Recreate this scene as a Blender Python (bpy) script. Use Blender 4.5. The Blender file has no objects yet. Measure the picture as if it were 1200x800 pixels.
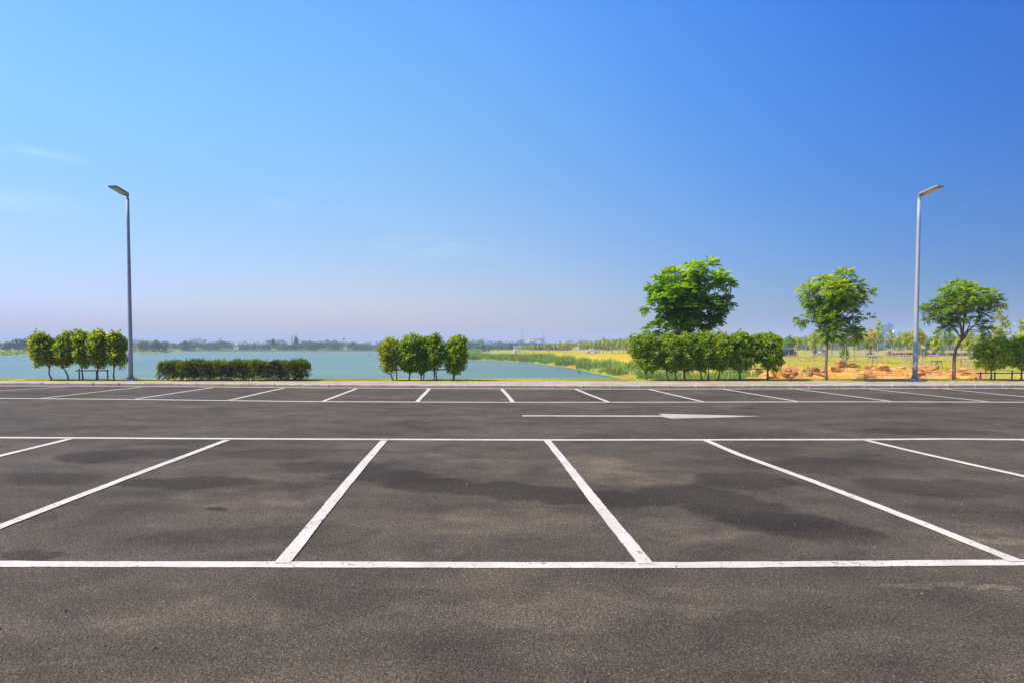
import bpy, bmesh, math, random
import numpy as np
from mathutils import Vector, Matrix
random.seed(7); rng = np.random.default_rng(11)
R = math.radians
sc = bpy.context.scene
C = sc.collection

# ------------------------------------------------------------------ camera
F = 668.0; CX = 548.0; HZ = 404.0; H = 1.51; PITCH = R(1.8)
CY = HZ + F*math.tan(PITCH)
cam_d = bpy.data.cameras.new('camera'); cam = bpy.data.objects.new('camera', cam_d); C.objects.link(cam)
cam.location = (0, 0, H); cam.rotation_euler = (R(90)-PITCH, 0, 0)
cam_d.sensor_width = 36; cam_d.lens = 36*F/1200
cam_d.shift_x = (600-CX)/1200; cam_d.shift_y = (CY-400)/1200
cam_d.clip_start = 0.1; cam_d.clip_end = 9000
sc.camera = cam
def ray(px, py):
    a = (px-CX)/F; b = -(py-CY)/F
    return Vector((a, math.cos(PITCH)+b*math.sin(PITCH), -math.sin(PITCH)+b*math.cos(PITCH)))
def gnd(px, py, z=0.0):            # point of the photograph on the level z
    d = ray(px, py); t = (z-H)/d.z
    return Vector((d.x*t, d.y*t, z))
def at(px, py, Y):                 # point of the photograph at distance Y
    d = ray(px, py); t = Y/d.y
    return Vector((d.x*t, Y, H+d.z*t))

# ------------------------------------------------------------------ helpers
def tag(o, label=None, cat=None, group=None, kind=None):
    if label: o['label'] = label
    if cat: o['category'] = cat
    if group: o['group'] = group
    if kind: o['kind'] = kind
    return o
def empty(name, loc, rz=0, **k):
    o = bpy.data.objects.new(name, None); C.objects.link(o)
    o.location = loc; o.rotation_euler = (0, 0, rz); o.empty_display_size = .3
    return tag(o, **k)
def obj(name, me, mat=None, parent=None, smooth=False, **k):
    o = bpy.data.objects.new(name, me); C.objects.link(o)
    if mat: me.materials.append(mat)
    if parent: o.parent = parent
    if smooth:
        me.polygons.foreach_set('use_smooth', [True]*len(me.polygons))
    return tag(o, **k)
def npmesh(name, V, Fc, n=4):
    V = np.asarray(V, dtype=np.float32).reshape(-1, 3); Fc = np.asarray(Fc, dtype=np.int32).reshape(-1, n)
    me = bpy.data.meshes.new(name)
    me.vertices.add(len(V)); me.vertices.foreach_set('co', V.ravel())
    me.loops.add(Fc.size); me.loops.foreach_set('vertex_index', Fc.ravel())
    me.polygons.add(len(Fc)); me.polygons.foreach_set('loop_start', np.arange(0, Fc.size, n, dtype=np.int32))
    me.update(calc_edges=True); me.validate()
    return me
def copy_tree(o, parent=None):
    c = o.copy(); C.objects.link(c)
    if parent: c.parent = parent
    for ch in list(o.children): copy_tree(ch, c)
    return c
class MB:
    """collects boxes, tubes and polygons into one mesh"""
    def __init__(s): s.v = []; s.f = []
    def box(s, c, d, rz=0, M=None, taper=(1, 1)):
        n = len(s.v)
        for z in (-1, 1):
            tx, ty = taper if z > 0 else (1, 1)
            for x, y in ((-1, -1), (1, -1), (1, 1), (-1, 1)):
                p = Vector((x*d[0]/2*tx, y*d[1]/2*ty, z*d[2]/2))
                if M: p = M @ p
                if rz: p = Matrix.Rotation(rz, 3, 'Z') @ p
                s.v.append(tuple(p+Vector(c)))
        for q in ((3, 2, 1, 0), (4, 5, 6, 7), (0, 1, 5, 4), (1, 2, 6, 5), (2, 3, 7, 6), (3, 0, 4, 7)):
            s.f.append([n+i for i in q])
        return s
    def tube(s, pts, rad, seg=8, cap=True):
        pts = [Vector(p) for p in pts]; n0 = len(s.v)
        if not hasattr(rad, '__len__'): rad = [rad]*len(pts)
        a = None
        for i, p in enumerate(pts):
            t = (pts[min(i+1, len(pts)-1)]-pts[max(i-1, 0)]).normalized()
            if a is None:
                a = t.cross(Vector((0, 0, 1)) if abs(t.z) < .9 else Vector((1, 0, 0))).normalized()
            else:
                a = (a-t*a.dot(t)).normalized()
            b = t.cross(a)
            for k in range(seg):
                w = 2*math.pi*k/seg
                s.v.append(tuple(p+(a*math.cos(w)+b*math.sin(w))*rad[i]))
        for i in range(len(pts)-1):
            for k in range(seg):
                k2 = (k+1) % seg
                s.f.append([n0+i*seg+k, n0+i*seg+k2, n0+(i+1)*seg+k2, n0+(i+1)*seg+k])
        if cap:
            s.f.append([n0+k for k in range(seg)][::-1])
            s.f.append([n0+(len(pts)-1)*seg+k for k in range(seg)])
        return s
    def prism(s, prof, x0, x1):      # profile in (y,z), extruded along x
        n = len(s.v); m = len(prof)
        for x in (x0, x1):
            for y, z in prof: s.v.append((x, y, z))
        s.f.append([n+i for i in range(m)][::-1]); s.f.append([n+m+i for i in range(m)])
        for i in range(m):
            j = (i+1) % m; s.f.append([n+i, n+j, n+m+j, n+m+i])
        return s
    def build(s, name, mat=None, parent=None, smooth=False, bevel=0, **k):
        me = bpy.data.meshes.new(name); me.from_pydata(s.v, [], s.f); me.update()
        if bevel:
            bm = bmesh.new(); bm.from_mesh(me); bmesh.ops.recalc_face_normals(bm, faces=bm.faces)
            es = [e for e in bm.edges if len(e.link_faces) == 2 and e.calc_face_angle(0) > .5]
            bmesh.ops.bevel(bm, geom=es, offset=bevel, segments=2, profile=.6, affect='EDGES'); bm.to_mesh(me); bm.free()
        o = obj(name, me, mat, parent, smooth, **k)
        return o

# ------------------------------------------------------------------ materials
def new_mat(name):
    m = bpy.data.materials.new(name); m.use_nodes = True
    nt = m.node_tree; b = nt.nodes['Principled BSDF']
    return m, nt, b
def N(nt, t, **k):
    n = nt.nodes.new(t)
    for a, v in k.items():
        if a.startswith('i_'): n.inputs[a[2:].replace('_', ' ')].default_value = v
        else: setattr(n, a, v)
    return n
def L(nt, a, b): nt.links.new(a, b)
def ramp(nt, fac, stops, interp='LINEAR'):
    r = nt.nodes.new('ShaderNodeValToRGB'); e = r.color_ramp.elements
    r.color_ramp.interpolation = interp
    while len(e) < len(stops): e.new(.5)
    for i, (p, c) in enumerate(stops):
        e[i].position = p; e[i].color = (*c, 1) if len(c) == 3 else c
    L(nt, fac, r.inputs[0]); return r.outputs[0]
def noise(nt, vec, scale, detail=3, rough=.55, dist=0):
    n = nt.nodes.new('ShaderNodeTexNoise'); n.inputs['Scale'].default_value = scale
    n.inputs['Detail'].default_value = detail; n.inputs['Roughness'].default_value = rough; n.inputs['Distortion'].default_value = dist
    if vec is not None: L(nt, vec, n.inputs['Vector'])
    return n.outputs['Fac']
def mathn(nt, op, a, b=None, c=None, clamp=False):
    n = nt.nodes.new('ShaderNodeMath'); n.operation = op; n.use_clamp = clamp
    for i, x in enumerate((a, b, c)):
        if x is None: continue
        if isinstance(x, (int, float)): n.inputs[i].default_value = x
        else: L(nt, x, n.inputs[i])
    return n.outputs[0]
def mix(nt, fac, a, b, mode='MIX'):
    n = nt.nodes.new('ShaderNodeMix'); n.data_type = 'RGBA'; n.blend_type = mode
    for s, x in ((n.inputs[0], fac), (n.inputs[6], a), (n.inputs[7], b)):
        if isinstance(x, (int, float)): s.default_value = x
        elif isinstance(x, tuple): s.default_value = (*x, 1)
        else: L(nt, x, s)
    return n.outputs[2]
def geo(nt): return nt.nodes.new('ShaderNodeNewGeometry').outputs['Position']
def objc(nt): return nt.nodes.new('ShaderNodeTexCoord').outputs['Object']
def scaled(nt, vec, s):
    m = nt.nodes.new('ShaderNodeMapping'); m.inputs['Scale'].default_value = s; L(nt, vec, m.inputs[0]); return m.outputs[0]
def bump(nt, b, h, strength, dist=.01):
    n = nt.nodes.new('ShaderNodeBump'); n.inputs['Strength'].default_value = strength; n.inputs['Distance'].default_value = dist
    L(nt, h, n.inputs['Height']); L(nt, n.outputs[0], b.inputs['Normal'])

def simple(name, col, rough=.6, metal=0, var=.15, scale=6, bmp=0):
    m, nt, b = new_mat(name); v = objc(nt)
    f = noise(nt, v, scale, 4)
    c = ramp(nt, f, [(.3, tuple(x*(1-var) for x in col)), (.7, tuple(min(1, x*(1+var)) for x in col))])
    L(nt, c, b.inputs['Base Color']); b.inputs['Roughness'].default_value = rough; b.inputs['Metallic'].default_value = metal
    if bmp: bump(nt, b, noise(nt, v, scale*6, 4), bmp, .01)
    return m

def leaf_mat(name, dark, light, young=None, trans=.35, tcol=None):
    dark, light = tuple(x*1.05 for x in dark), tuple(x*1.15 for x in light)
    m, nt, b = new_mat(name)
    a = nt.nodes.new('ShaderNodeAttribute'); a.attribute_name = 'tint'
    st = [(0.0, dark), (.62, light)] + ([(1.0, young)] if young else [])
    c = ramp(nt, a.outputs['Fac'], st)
    L(nt, c, b.inputs['Base Color']); b.inputs['Roughness'].default_value = .5
    b.inputs['Specular IOR Level'].default_value = .35
    t = nt.nodes.new('ShaderNodeBsdfTranslucent')
    tc = mix(nt, 1.0, c, (1.9, 1.55, .4), 'MULTIPLY'); L(nt, tc, t.inputs[0])
    mx = nt.nodes.new('ShaderNodeMixShader'); mx.inputs[0].default_value = trans
    L(nt, b.outputs[0], mx.inputs[1]); L(nt, t.outputs[0], mx.inputs[2])
    L(nt, mx.outputs[0], nt.nodes['Material Output'].inputs[0])
    return m
M_shrub = leaf_mat('shrub leaves', (.06, .13, .008), (.20, .33, .012), (.42, .50, .02), .42)
M_shrubY = leaf_mat('yellowing shrub leaves', (.09, .13, .010), (.22, .33, .014), (.56, .58, .03), .42)
M_hedge = leaf_mat('hedge leaves', (.050, .078, .012), (.16, .215, .02), (.36, .34, .04), .4)
M_tree1 = leaf_mat('broad tree leaves', (.040, .105, .008), (.16, .33, .012), (.40, .62, .02), .45)
M_tree2 = leaf_mat('feathery tree leaves', (.05, .12, .010), (.19, .33, .015), (.42, .56, .03), .45)
M_park = leaf_mat('park tree leaves', (.12, .19, .012), (.34, .44, .02), (.66, .62, .04), .45)
M_parkY = leaf_mat('yellow park tree leaves', (.20, .19, .015), (.48, .40, .02), (.78, .54, .03), .45)
M_parkG = leaf_mat('green park tree leaves', (.06, .13, .010), (.17, .29, .02), (.30, .42, .03), .4)
M_wood = leaf_mat('far wood leaves', (.022, .06, .022), (.05, .115, .030), (.10, .17, .03), .2)
M_reed = leaf_mat('reed blades', (.10, .18, .02), (.24, .36, .04), (.60, .52, .10), .4)
M_grass = leaf_mat('verge grass blades', (.14, .19, .02), (.34, .37, .03), (.52, .44, .12), .35)
M_dry = leaf_mat('dry grass blades', (.32, .31, .01), (.60, .48, .012), (.74, .54, .03), .35)
M_bark = simple('bark', (.16, .11, .075), .85, 0, .35, 9, .6)
M_barkP = simple('pale bark', (.33, .27, .20), .85, 0, .3, 9, .5)
M_stake = simple('weathered stake wood', (.14, .09, .06), .85, 0, .3, 12, .4)
M_bamboo = simple('dry pole wood', (.36, .27, .17), .8, 0, .25, 12, .3)
M_galv = simple('painted grey steel', (.31, .33, .36), .68, .1, .08, 3)
M_galvD = simple('grey lamp casting', (.25, .27, .29), .5, .1, .08, 5)
M_bolt = simple('bolt steel', (.5, .5, .48), .4, .8, .1, 20)
M_led = simple('lamp lens', (.46, .36, .17), .25, 0, .12, 30)
M_white = simple('white paint', (.78, .78, .76), .5, 0, .04, 2)
M_conc = simple('footing concrete', (.5, .48, .44), .85, 0, .15, 8, .3)
M_dark = simple('black rubber', (.02, .02, .02), .7)
M_glass = simple('dark car glass', (.02, .025, .03), .08)

# asphalt --------------------------------------------------------
def asphalt():
    m, nt, b = new_mat('asphalt'); P = geo(nt)
    big = noise(nt, scaled(nt, P, (.35, .8, 1)), 1.0, 5, .6, .4)
    mid = noise(nt, scaled(nt, P, (.8, 1.1, 1)), 1.9, 6, .62, .6)
    streak = noise(nt, scaled(nt, P, (.12, 2.6, 1)), 1.2, 4, .6)
    fine = noise(nt, P, 62, 4, .75)
    v = nt.nodes.new('ShaderNodeTexVoronoi'); v.inputs['Scale'].default_value = 150; L(nt, P, v.inputs['Vector'])
    v2 = nt.nodes.new('ShaderNodeTexVoronoi'); v2.inputs['Scale'].default_value = 85; L(nt, P, v2.inputs['Vector'])
    base = ramp(nt, big, [(.30, (.059, .050, .036)), (.5, (.084, .071, .050)), (.72, (.117, .095, .066))])
    base = mix(nt, 1.0, base, ramp(nt, mid, [(.3, (.72, .72, .74)), (.7, (1.28, 1.25, 1.2))]), 'MULTIPLY')
    base = mix(nt, 1.0, base, ramp(nt, streak, [(.32, (.93, .93, .93)), (.68, (1.06, 1.06, 1.06))]), 'MULTIPLY')
    base = mix(nt, 1.0, base, ramp(nt, fine, [(.27, (.40, .40, .40)), (.5, (1, 1, 1)), (.73, (1.75, 1.7, 1.6))]), 'MULTIPLY')
    # single stones: most dark, a few pale
    sep = nt.nodes.new('ShaderNodeSeparateColor'); L(nt, v.outputs['Color'], sep.inputs[0])
    base = mix(nt, 1.0, base, ramp(nt, sep.outputs[0], [(.0, (.55, .55, .55)), (.35, (.86, .86, .86)), (.8, (1.15, 1.13, 1.1)), (.95, (1.5, 1.46, 1.4)), (1, (2.6, 2.4, 2.1))]), 'MULTIPLY')
    # stains and tyre smears that lie on this lot: (x, y, rx, ry, strength)
    warp = nt.nodes.new('ShaderNodeTexNoise'); warp.inputs['Scale'].default_value = 1.5; warp.inputs['Detail'].default_value = 8; warp.inputs['Roughness'].default_value = .6
    L(nt, P, warp.inputs['Vector'])
    wv = nt.nodes.new('ShaderNodeVectorMath'); wv.operation = 'MULTIPLY_ADD'
    L(nt, warp.outputs['Color'], wv.inputs[0]); wv.inputs[1].default_value = (.9, .7, 0); L(nt, P, wv.inputs[2])
    sub = nt.nodes.new('ShaderNodeVectorMath'); sub.operation = 'SUBTRACT'; L(nt, wv.outputs[0], sub.inputs[0]); sub.inputs[1].default_value = (.45, .35, 0)
    def blobs(lst):
        dark = None
        for (px, py, rx, ry, st) in lst:
            g = gnd(px, py)
            mp = nt.nodes.new('ShaderNodeMapping'); mp.inputs['Location'].default_value = (-g.x/rx, -g.y/ry, 0)
            mp.inputs['Scale'].default_value = (1/rx, 1/ry, 0)
            L(nt, sub.outputs[0], mp.inputs[0])
            ln = nt.nodes.new('ShaderNodeVectorMath'); ln.operation = 'LENGTH'; L(nt, mp.outputs[0], ln.inputs[0])
            mr = nt.nodes.new('ShaderNodeMapRange'); mr.interpolation_type = 'SMOOTHSTEP'
            mr.inputs['From Min'].default_value = 1.0; mr.inputs['From Max'].default_value = .68
            mr.inputs['To Min'].default_value = 0; mr.inputs['To Max'].default_value = st*1.6
            L(nt, ln.outputs['Value'], mr.inputs['Value'])
            o = mr.outputs[0]
            dark = o if dark is None else mathn(nt, 'MAXIMUM', dark, o)
        return dark
    dark = blobs(STAINS)
    dn = mathn(nt, 'MULTIPLY', dark, ramp(nt, mid, [(.3, (.7,)*3), (.65, (1.1,)*3)]))
    f = mathn(nt, 'SUBTRACT', 1.0, dn)
    f = mathn(nt, 'MAXIMUM', f, .4)
    base = mix(nt, 1.0, base, f, 'MULTIPLY')
    pale = mathn(nt, 'MULTIPLY', blobs(PALE), ramp(nt, mid, [(.3, (.5,)*3), (.6, (1,)*3)]))
    base = mix(nt, pale, base, mix(nt, 1.0, base, (1.75, 1.68, 1.6), 'MULTIPLY'))
    # pale dusty scuffs
    sc1 = noise(nt, scaled(nt, P, (.5, 2.2, 1)), 1.6, 6, .65, .5)
    base = mix(nt, ramp(nt, sc1, [(.62, (0, 0, 0)), (.8, (.30,)*3)]), base, (.17, .145, .125))
    L(nt, base, b.inputs['Base Color']); b.inputs['Roughness'].default_value = .88; b.inputs['Specular IOR Level'].default_value = .14
    hgt = mathn(nt, 'ADD', mathn(nt, 'MULTIPLY', v2.outputs['Distance'], 1.0), mathn(nt, 'MULTIPLY', v.outputs['Distance'], .8))
    hgt = mathn(nt, 'ADD', hgt, mathn(nt, 'MULTIPLY', fine, 1.2))
    bump(nt, b, hgt, .7, .007)
    return m
STAINS = [(330, 531, .95, .50, .20), (392, 546, .85, .42, .22), (445, 557, .75, .38, .26), (505, 567, .75, .38, .30), (565, 573, .75, .38, .32), (625, 577, .75, .36, .32), (685, 581, .75, .34, .32), (745, 585, .75, .34, .30),
          (800, 578, .6, .50, .28), (862, 594, .6, .42, .30), (915, 611, .62, .42, .34), (962, 624, .55, .36, .28), (872, 563, .75, .5, .24), (850, 543, .9, .5, .20), (985, 545, 1.1, .7, .20), (1100, 570, 1.0, .5, .20), (1140, 600, .7, .4, .16),
          (122, 533, .75, .55, .34), (180, 531, .6, .5, .2), (60, 562, .8, .35, .2), (215, 565, .95, .30, .28), (310, 568, .9, .25, .16), (250, 594, .20, .12, .34), (40, 650, .25, .14, .25), (60, 785, .2, .08, .15), (340, 625, .9, .2, .10), (1080, 505, 1.5, .5, .22),
          (600, 655, .6, .12, .12), (480, 700, .5, .14, .10), (900, 730, .5, .15, .10)]
PALE = [(745, 560, .9, .5, .45), (690, 545, .9, .6, .35), (560, 545, 1.0, .6, .35), (600, 610, 1.1, .45, .30), (810, 618, .7, .35, .35), (300, 582, .9, .35, .28), (1165, 632, .3, .06, .6), (1100, 684, .35, .07, .5), (1185, 692, .22, .05, .8), (60, 780, .5, .12, .3), (480, 535, .8, .4, .25), (1060, 555, .8, .35, .22), (700, 715, .9, .25, .22), (230, 720, .8, .2, .2)]
M_asphalt = asphalt()

def paint(name='road paint', tone=(1, 1, 1)):
    m, nt, b = new_mat(name); P = geo(nt)
    f1 = noise(nt, P, 3.0, 4, .6); f2 = noise(nt, P, 55, 3, .7); f3 = noise(nt, P, 14, 4, .7)
    c = ramp(nt, f1, [(.3, (.48, .435, .345)), (.7, (.62, .575, .465))])
    c = mix(nt, 1.0, c, ramp(nt, f2, [(.25, (.86,)*3), (.6, (1.04,)*3)]), 'MULTIPLY')
    w = mathn(nt, 'MULTIPLY', f2, f3)
    f4 = noise(nt, P, .9, 4, .6)
    lim = mathn(nt, 'ADD', w, mathn(nt, 'MULTIPLY', f4, .14))
    c = mix(nt, ramp(nt, lim, [(.222, (.9,)*3), (.25, (0, 0, 0))]), c, (.13, .112, .095))
    c = mix(nt, ramp(nt, noise(nt, scaled(nt, P, (1, .6, 1)), 5, 5, .7), [(.55, (0, 0, 0)), (.75, (.35,)*3)]), c, (.34, .29, .23))
    c = mix(nt, 1.0, c, tone, 'MULTIPLY')
    L(nt, c, b.inputs['Base Color']); b.inputs['Roughness'].default_value = .7
    bump(nt, b, f2, .35, .005)
    return m
M_paint = paint()
M_paintW = paint('worn road paint', (.78, .74, .68))

def paving():
    m, nt, b = new_mat('pavement blocks'); P = geo(nt)
    br = nt.nodes.new('ShaderNodeTexBrick'); L(nt, P, br.inputs['Vector'])
    br.inputs['Scale'].default_value = 1.0; br.inputs['Brick Width'].default_value = .4; br.inputs['Row Height'].default_value = .2
    br.inputs['Mortar Size'].default_value = .012
    br.inputs['Color1'].default_value = (.40, .325, .215, 1); br.inputs['Color2'].default_value = (.50, .41, .28, 1); br.inputs['Mortar'].default_value = (.22, .18, .14, 1)
    n = noise(nt, P, 1.1, 5, .65)
    c = mix(nt, 1.0, br.outputs['Color'], ramp(nt, n, [(.3, (.72, .70, .66)), (.7, (1.15, 1.12, 1.08))]), 'MULTIPLY')
    c = mix(nt, 1.0, c, ramp(nt, noise(nt, P, 30, 3), [(.3, (.85,)*3), (.7, (1.1,)*3)]), 'MULTIPLY')
    L(nt, c, b.inputs['Base Color']); b.inputs['Roughness'].default_value = .85
    return m
M_pave = paving()
def kerbm():
    m, nt, b = new_mat('kerb concrete'); P = geo(nt)
    n = noise(nt, P, 2.0, 5, .65); n2 = noise(nt, P, 25, 4, .7)
    c = ramp(nt, n, [(.3, (.30, .25, .185)), (.7, (.50, .43, .32))])
    c = mix(nt, 1.0, c, ramp(nt, n2, [(.3, (.75,)*3), (.7, (1.15,)*3)]), 'MULTIPLY')
    L(nt, c, b.inputs['Base Color']); b.inputs['Roughness'].default_value = .85; bump(nt, b, n2, .3, .01)
    return m
M_kerb = kerbm()

def ground_mat():
    m, nt, b = new_mat('land'); P = geo(nt)
    a = nt.nodes.new('ShaderNodeAttribute'); a.attribute_name = 'cover'
    s = nt.nodes.new('ShaderNodeSeparateColor'); L(nt, a.outputs['Color'], s.inputs[0])
    n1 = noise(nt, P, .35, 6, .62); n2 = noise(nt, P, 3, 5, .65); n3 = noise(nt, P, .06, 5, .6)
    green = ramp(nt, n1, [(.3, (.20, .25, .03)), (.7, (.38, .37, .05))])
    yel = ramp(nt, mathn(nt, 'ADD', mathn(nt, 'MULTIPLY', n1, .6), mathn(nt, 'MULTIPLY', n2, .4)), [(.3, (.34, .32, .012)), (.5, (.58, .45, .015)), (.7, (.66, .44, .03))])
    dirt = ramp(nt, n2, [(.3, (.36, .15, .02)), (.55, (.55, .26, .045)), (.75, (.64, .36, .10))])
    fd = mathn(nt, 'ADD', s.outputs[0], mathn(nt, 'MULTIPLY', mathn(nt, 'SUBTRACT', n1, .5), mathn(nt, 'MULTIPLY', s.outputs[0], 1.6)), None, True)
    fy = mathn(nt, 'ADD', s.outputs[1], mathn(nt, 'MULTIPLY', mathn(nt, 'SUBTRACT', n3, .5), .9), None, True)
    c = mix(nt, fy, green, yel); c = mix(nt, ramp(nt, fd, [(.35, (0, 0, 0)), (.6, (1, 1, 1))]), c, dirt)
    c = mix(nt, 1.0, c, ramp(nt, noise(nt, P, 14, 4, .7), [(.3, (.7,)*3), (.7, (1.2,)*3)]), 'MULTIPLY')
    L(nt, c, b.inputs['Base Color']); b.inputs['Roughness'].default_value = .95; b.inputs['Specular IOR Level'].default_value = .1
    bump(nt, b, n2, .8, .15)
    return m
M_land = ground_mat()

def water_mat():
    m, nt, b = new_mat('lake water'); P = geo(nt)
    n1 = noise(nt, scaled(nt, P, (.5, 1.2, 1)), 1.6, 6, .6, .4); n2 = noise(nt, scaled(nt, P, (.012, .05, 1)), 1.0, 5, .55)
    c = ramp(nt, n2, [(.3, (.080, .160, .115)), (.7, (.14, .24, .165))])
    L(nt, c, b.inputs['Base Color']); b.inputs['Roughness'].default_value = .28; b.inputs['IOR'].default_value = 1.33
    b.inputs['Specular IOR Level'].default_value = .30
    bump(nt, b, n1, 1.0, .35)
    return m
M_water = water_mat()

def rock_mat(name, a, bb, cc):
    m, nt, b = new_mat(name); P = objc(nt)
    st = noise(nt, scaled(nt, P, (.7, .7, 5)), 1.5, 5, .6, .5); n = noise(nt, P, 4, 6, .7); 
    c = ramp(nt, st, [(.32, a), (.5, bb), (.68, cc)])
    c = mix(nt, 1.0, c, ramp(nt, n, [(.3, (.6, .55, .5)), (.6, (1.1,)*3)]), 'MULTIPLY')
    L(nt, c, b.inputs['Base Color']); b.inputs['Roughness'].default_value = .85
    bump(nt, b, mathn(nt, 'ADD', n, st), .8, .08)
    return m
M_rockO = rock_mat('orange sandstone', (.40, .15, .012), (.62, .29, .025), (.72, .40, .08))
M_rockP = rock_mat('pinkish sandstone', (.36, .15, .04), (.60, .31, .08), (.70, .42, .16))
M_rockB = rock_mat('brown sandstone', (.24, .09, .025), (.44, .20, .05), (.54, .29, .10))

def facade(name, wall, win, sx, sz, rough=.6):
    m, nt, b = new_mat(name); P = objc(nt)
    v = nt.nodes.new('ShaderNodeSeparateXYZ'); L(nt, P, v.inputs[0])
    n = noise(nt, P, .1, 3)
    c = ramp(nt, n, [(.3, tuple(x*.9 for x in wall)), (.7, wall)])
    L(nt, c, b.inputs['Base Color']); b.inputs['Roughness'].default_value = rough
    return m
M_bwhite = facade('white render', (.92, .91, .88), 0, 0, 0)
M_bcream = facade('cream render', (.74, .66, .46), 0, 0, 0)
M_bgrey = facade('grey render', (.40, .48, .56), 0, 0, 0)
M_bblue = facade('blue glass', (.02, .15, .40), 0, 0, 0, .3)
M_bwin = simple('window glass', (.34, .40, .46), .3)
M_roofR = simple('tiled roof', (.25, .17, .14), .8, 0, .15, .5)
M_roofW = simple('pale sheet roof', (.80, .80, .80), .5, 0, .05, .5)
M_roofB = simple('blue sheet roof', (.12, .30, .55), .5, 0, .05, .5)
M_steel = simple('mast steel', (.35, .36, .37), .6)

# ------------------------------------------------------------------ terrain
LAKE = [(-900, 32), (-24, 31), (10, 30), (16, 34), (19, 46), (21.2, 71.7), (20.5, 90), (20.4, 111), (18, 131), (16, 150), (10, 163), (3, 172), (-6, 177), (-9.5, 185),
        (-7, 230), (-2, 300), (-1, 428), (-60, 432), (-140, 429), (-206, 433), (-214, 400), (-187, 363), (-181, 345), (-189, 317), (-212, 290), (-198, 241), (-225, 205), (-420, 195), (-900, 190)]
WL = -3.0
def sdf(X, Y):
    pts = np.array(LAKE, float); d = np.full(X.shape, 1e9); ins = np.zeros(X.shape, bool)
    for i in range(len(pts)):
        a = pts[i]; b = pts[(i+1) % len(pts)]; ab = b-a
        t = np.clip(((X-a[0])*ab[0]+(Y-a[1])*ab[1])/(ab@ab), 0, 1)
        d = np.minimum(d, np.hypot(X-a[0]-t*ab[0], Y-a[1]-t*ab[1]))
        cond = ((a[1] > Y) != (b[1] > Y))
        with np.errstate(divide='ignore', invalid='ignore'):
            xi = (b[0]-a[0])*(Y-a[1])/(b[1]-a[1]+1e-12)+a[0]
        ins ^= cond & (X < xi)
    return np.where(ins, -d, d)
def smooth(x, a, b):
    t = np.clip((x-a)/(b-a), 0, 1); return t*t*(3-2*t)
def wob(X, Y, s, k=0):
    return (np.sin(X/s+1.3+k)*np.cos(Y/s*1.17+.4+k)+.5*np.sin(X/s*2.3+Y/s*1.7+k*2)+.25*np.sin(X/s*5.1-Y/s*4.3+k))/1.75
def height(X, Y):
    X = np.asarray(X, float); Y = np.asarray(Y, float)
    d = sdf(X, Y)+wob(X, Y, 4)*.8*smooth(Y, 40, 60)
    land = .09 - 1.45*smooth(Y, 23.5, 38) + .12*wob(X, Y, 9)*smooth(Y, 26, 40)
    far = smooth(Y, 250, 500)
    land = land + far*.3*wob(X, Y, 60) - .4*far
    # broken ground with the boulders
    rk = smooth(X/np.maximum(Y, 1), .50, .56)*(1-smooth(X/np.maximum(Y, 1), .90, .97))*smooth(Y, 30, 38)*(1-smooth(Y, 60, 70))
    land = land + rk*(.35*wob(X, Y, 2.6)+.1)
    slope = .62+(.10-.62)*smooth(Y, 36, 60)
    slope = np.where(Y > 200, .05, slope)
    z = np.where(d < 0, WL-np.minimum(-d*.2, 1.5), np.minimum(land, WL+d*slope))
    z = np.where(Y < 22.4, -.15, z)
    z = np.where((Y >= 22.4) & (Y < 23.4), .095, z)
    return z
def hz(x, y): return float(height(np.array([x]), np.array([y]))[0])
xs = np.unique(np.concatenate([np.arange(-60, 90, 1.0), np.arange(-300, 300, 5.0), np.arange(-2500, 2501, 60.0)]))
ys = np.unique(np.concatenate([np.arange(-60, 20, 10.0), [22.3, 22.41, 22.7, 23, 23.35], np.arange(23.6, 60, .8), np.arange(60, 200, 2.0), np.arange(200, 470, 6.0), np.arange(500, 3501, 60.0)]))
GX, GY = np.meshgrid(xs, ys); GZ = height(GX, GY)
nx, ny = len(xs), len(ys)
idx = np.arange(nx*ny).reshape(ny, nx)
faces = np.stack([idx[:-1, :-1], idx[:-1, 1:], idx[1:, 1:], idx[1:, :-1]], -1).reshape(-1, 4)
me = npmesh('ground', np.stack([GX, GY, GZ], -1), faces)
q = GX/np.maximum(GY, 1)
dd = sdf(GX, GY)
dirt = smooth(q, .50, .55)*(1-smooth(q, .88, .96))*smooth(GY, 24, 28)*(1-smooth(GY, 62, 72))*.85
dirt = np.maximum(dirt, .62*(1-smooth(dd, .5, 3.5))*(GY > 60)*(GY < 220)*smooth(wob(GX, GY, 9), -.3, .3))
dirt = np.maximum(dirt, .7*smooth(GY, 146, 148)*(1-smooth(GY, 156, 160))*(q > .5))
dirt = np.maximum(dirt, .42*(GY < 23.7)*1.0)
yel = np.where(GY > 60, np.where(q > .45, .6, .9), .55)*(1-smooth(GY, 260, 330))*(1-.7*smooth(-q, -.17, -.06)*smooth(GY, 120, 160))
yel = yel*(.35+.65*smooth(dd, 3, 12))
yel = np.where(GX < -30, .3*(GY > 60)+.5*(GY <= 60), yel)
cov = np.stack([dirt, yel, yel*0, yel*0+1], -1).astype(np.float32)
at_ = me.attributes.new('cover', 'FLOAT_COLOR', 'POINT'); at_.data.foreach_set('color', cov.ravel())
obj('ground', me, M_land, smooth=True, kind='structure', label='grassy land beyond the parking lot and around the lake')
# water sheet
wv = [(x, y, WL) for x, y in ((-1200, 25), (60, 25), (60, 520), (-1200, 520))]
mw = MB(); mw.v = wv; mw.f = [[0, 1, 2, 3]]
mw.build('lake_water', M_water, kind='structure', label='calm turquoise lake beyond the verge')

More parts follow.
